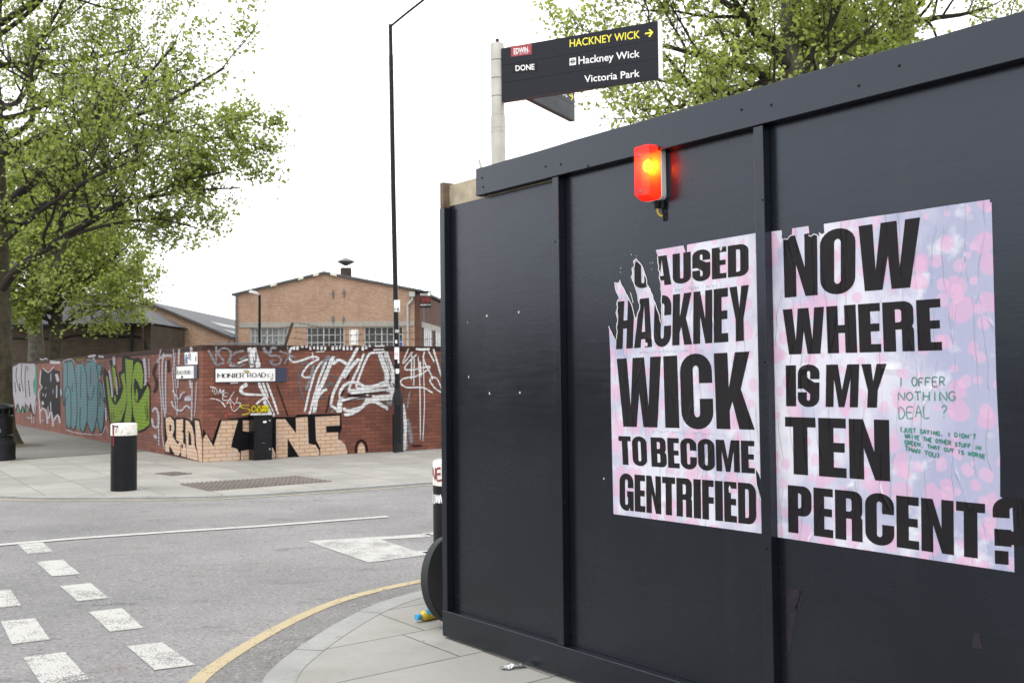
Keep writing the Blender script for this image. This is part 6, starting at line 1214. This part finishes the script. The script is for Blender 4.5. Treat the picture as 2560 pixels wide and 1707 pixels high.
TY = 24.0
def tp(px, py, Y): return tuple(at_y(px, py, Y))
bx_ = at_y(-8, 1110, TY).x
mats1 = (M['bark'], M['bark_limb'], M['leaf'])
tree('large mottled plane tree at the left edge, overhanging the pavement', (bx_, TY, 0), ([(bx_ + .06, TY, -.1), (bx_ + .05, TY, .12), (bx_ + .02, TY, .45), (bx_, TY, 1.2), (bx_, TY, 3.0), (bx_ - .05, TY, 5), (bx_ - .1, TY, 7), (bx_ - .2, TY, 9.5), (bx_ - .1, TY + .2, 11.5)], [.60, .49, .39, .34, .30, .26, .21, .15, .06]),
     [([tp(2, 725, 23.9), tp(40, 676, 23.6), tp(95, 637, 23.3), tp(145, 603, 23), tp(205, 567, 22.7), tp(262, 533, 22.4), tp(300, 511, 22.2), tp(350, 502, 22.1), tp(450, 455, 21.8), tp(560, 430, 21.6)], .115, .025),
      ([tp(150, 600, 23), tp(152, 555, 23), tp(180, 505, 23), tp(192, 470, 23), tp(235, 425, 23.1), tp(330, 370, 23.2), tp(430, 300, 23.3)], .075, .02),
      ([tp(0, 520, 23.9), tp(50, 482, 23.6), tp(110, 432, 23.3), tp(170, 388, 23), tp(215, 345, 22.8), tp(265, 315, 22.7), tp(320, 297, 22.6), tp(430, 250, 22.4), tp(560, 170, 22.2)], .13, .03),
      ([tp(-5, 390, 24), tp(60, 358, 23.8), tp(110, 338, 23.6), tp(160, 325, 23.5), tp(230, 300, 23.3), tp(330, 230, 23), tp(430, 120, 22.8)], .10, .025),
      ([tp(15, 345, 24), tp(80, 300, 23.9), tp(76, 200, 23.8), tp(95, 110, 23.8), tp(150, 20, 23.7), tp(200, -120, 23.6)], .08, .025),
      ([tp(-5, 300, 24.1), tp(60, 285, 24.4), tp(130, 255, 24.8), tp(230, 200, 25.2), tp(350, 90, 25.6)], .08, .02),
      ([tp(0, 60, 24), tp(60, 20, 23.8), tp(160, -40, 23.5), tp(300, -90, 23.2), tp(420, -120, 23)], .09, .02),
      ([tp(10, 560, 24), tp(90, 520, 25), tp(200, 470, 26), tp(330, 420, 26.6), tp(460, 380, 27)], .09, .02),
      ([tp(145, 603, 23), tp(220, 575, 22.6), tp(310, 555, 22), tp(400, 548, 21.5), tp(490, 570, 21.2)], .05, .015), ([tp(300, 511, 22.2), tp(400, 490, 22), tp(500, 475, 21.9), tp(600, 470, 21.8)], .05, .015), ([tp(320, 297, 22.6), tp(440, 330, 22.4), tp(540, 345, 22.3), tp(620, 325, 22.2)], .05, .012),
      ([tp(10, 600, 23.8), tp(60, 560, 22.6), tp(140, 500, 21.4), tp(240, 440, 20.4), tp(340, 400, 19.8)], .08, .02)],
     ((bx_ + .1, 23, 7.8), (7.45, 6.5, 5.5)), 11, mats1, (.050, .088), 5, (9, 7, 6), (.36, .5, .55), auto=7)

RT = 19.5; tx = at_y(1985, 120, RT).x
tree('pale plane tree behind the hoarding, just right of the finger boards', (tx, RT, 0), ([(tx + .1, RT, -.1), (tx + .05, RT, 3), (tx, RT, 6.5), (tx - .05, RT, 8.5), (tx, RT, 10.5), (tx + .1, RT, 12.5)], [.34, .28, .24, .21, .14, .05]),
     [([(tx, RT, 6.6), tp(1900, 185, RT - .2), tp(1830, 160, RT - .4), tp(1750, 140, RT - .6), tp(1640, 110, RT - .7), tp(1520, 90, RT - .8)], .10, .02), ([(tx, RT, 6.2), tp(1930, 210, RT - .3), tp(1830, 235, RT - .6), tp(1700, 265, RT - .9), tp(1600, 275, RT - 1)], .07, .015),
      ([(tx, RT, 7.6), tp(1900, 70, RT - .2), tp(1800, 0, RT - .3), tp(1680, -60, RT - .4), tp(1540, -110, RT - .4)], .10, .02), ([(tx, RT, 7.2), tp(2040, 120, RT - .3), tp(2090, 40, RT - .6), tp(2120, -60, RT - .8)], .09, .02), ([(tx, RT, 6.6), tp(2060, 175, RT - .2), tp(2130, 110, RT - .5), tp(2190, 60, RT - .7)], .07, .02),
      ([(tx, RT, 6.2), tp(1900, 250, RT - 1), tp(1800, 330, RT - 2), tp(1640, 360, RT - 2.4)], .07, .02)],
     ((tx - .2, RT - .2, 8.6), (5.0, 4.4, 4.9)), 21, (M['bark_pale'], M['bark_limb'], M['leaf_fresh']), (.050, .086), 7, (8, 6, 5), (.42, .52, .6), auto=8)
RT2 = 23.0; tx2 = at_y(2215, 150, RT2).x
tree('leaning plane tree behind the right end of the hoarding', (tx2, RT2, 0), ([(tx2 - .5, RT2, -.1), (tx2 - .3, RT2, 3.5), (tx2, RT2, 7), (tx2 + .5, RT2, 9.5), (tx2 + 1.0, RT2, 12.5)], [.32, .27, .20, .14, .05]),
     [([(tx2, RT2, 6.9), tp(2260, 90, RT2), tp(2320, 50, RT2 - .2), tp(2400, 38, RT2 - .3), tp(2470, 20, RT2 - .4)], .10, .03), ([(tx2 - .1, RT2, 6.5), tp(2160, 100, RT2), tp(2110, 20, RT2), tp(2050, -80, RT2)], .09, .02)],
     ((tx2 + .3, RT2, 9.3), (4.3, 4.2, 3.6)), 33, (M['bark_pale'], M['bark_limb'], M['leaf_fresh']), (.052, .09), 7, (8, 6, 5), (.42, .52, .6), auto=8)
b3 = at_y(138, 880, 34.5)
tree('smaller plane tree with dark trunk behind the side street wall', (b3.x, 34.5, 0), ([(b3.x, 34.5, -.1), (b3.x, 34.5, 2.5), (b3.x + .05, 34.5, 4.0), (b3.x, 34.5, 6), (b3.x, 34.5, 8.2)], [.26, .22, .18, .12, .04]),
     [([(b3.x, 34.5, 3.3), tp(200, 775, 34), tp(260, 765, 33.6), tp(310, 770, 33.3)], .05, .015), ([(b3.x, 34.5, 3.6), tp(180, 740, 33.5), tp(250, 715, 33), tp(330, 700, 32.8)], .05, .015), ([(b3.x, 34.5, 3.2), tp(100, 770, 34), tp(60, 790, 33.6)], .05, .015), ([(b3.x, 34.5, 3.4), (b3.x + 1.2, 34.2, 3.9), (b3.x + 2.4, 34, 4.2), (b3.x + 3.5, 33.8, 4.6)], .06, .02), ([(b3.x, 34.5, 3.6), (b3.x - 1, 34.2, 4.0), (b3.x - 2, 34, 4.2)], .06, .02), ([(b3.x, 34.5, 4.2), (b3.x + 1.3, 34.2, 5.2), (b3.x + 2.6, 34, 6.1), (b3.x + 3.3, 33.8, 7)], .06, .02)],
     ((b3.x + .3, 34.0, 4.9), (3.7, 3.2, 2.5)), 45, (M['bark'], M['bark_limb'], M['leaf_fresh']), (.055, .098), 7, (8, 6, 5), (.42, .5, .55), auto=14, up=.0)
b4 = at_y(87, 880, 37.2)
tree('plane tree with pale peeling trunk behind the side street wall', (b4.x, 37.2, 0), ([(b4.x, 37.2, -.1), (b4.x + .05, 37.2, 3), (b4.x - .1, 37.2, 5.0), (b4.x, 37.2, 8), (b4.x, 37.2, 10.2)], [.33, .27, .23, .14, .04]),
     [([(b4.x, 37.2, 4.2), (b4.x + 1.4, 36.8, 5.2), (b4.x + 2.8, 36.4, 6.0)], .10, .02), ([(b4.x, 37.2, 4.8), (b4.x - 1.4, 36.8, 5.6), (b4.x - 2.6, 36.5, 6.2)], .10, .02)],
     ((b4.x, 36.8, 6.8), (4.4, 4, 3.6)), 57, (M['bark_pale'], M['bark_limb'], M['leaf_fresh']), (.06, .11), 10, (8, 6, 5), (.42, .5, .55), auto=13, up=.0)
b5 = at_y(1250, 800, 42)
tree('distant plane tree peeping past the left edge of the hoarding', (b5.x, 42, 0), ([(b5.x, 42, -.1), (b5.x, 42, 4), (b5.x, 42, 8)], [.3, .22, .05]), [], ((b5.x, 42, 6.3), (2.6, 2.6, 2.6)), 63, (M['bark'], M['bark_limb'], M['leaf_fresh']), (.06, .10), 7, (7, 6, 5), (.42, .5, .55), auto=9)
# earth at the foot of the big tree
mb = MB(); rg2 = random.Random(12); mb.add([(0, 0, .10)] + [((.78 + .35 * (math.cos(a) > .5) + rg2.uniform(-.12, .12)) * math.cos(a), (.7 + rg2.uniform(-.1, .1)) * math.sin(a), .0055) for a in np.linspace(0, 6.283, 25)[:-1]], [(0, 1 + i, 1 + (i + 1) % 24) for i in range(24)])
tag(mb.build('soil', M['earth'], loc=(bx_, TY, 0), smooth=True), kind='structure')
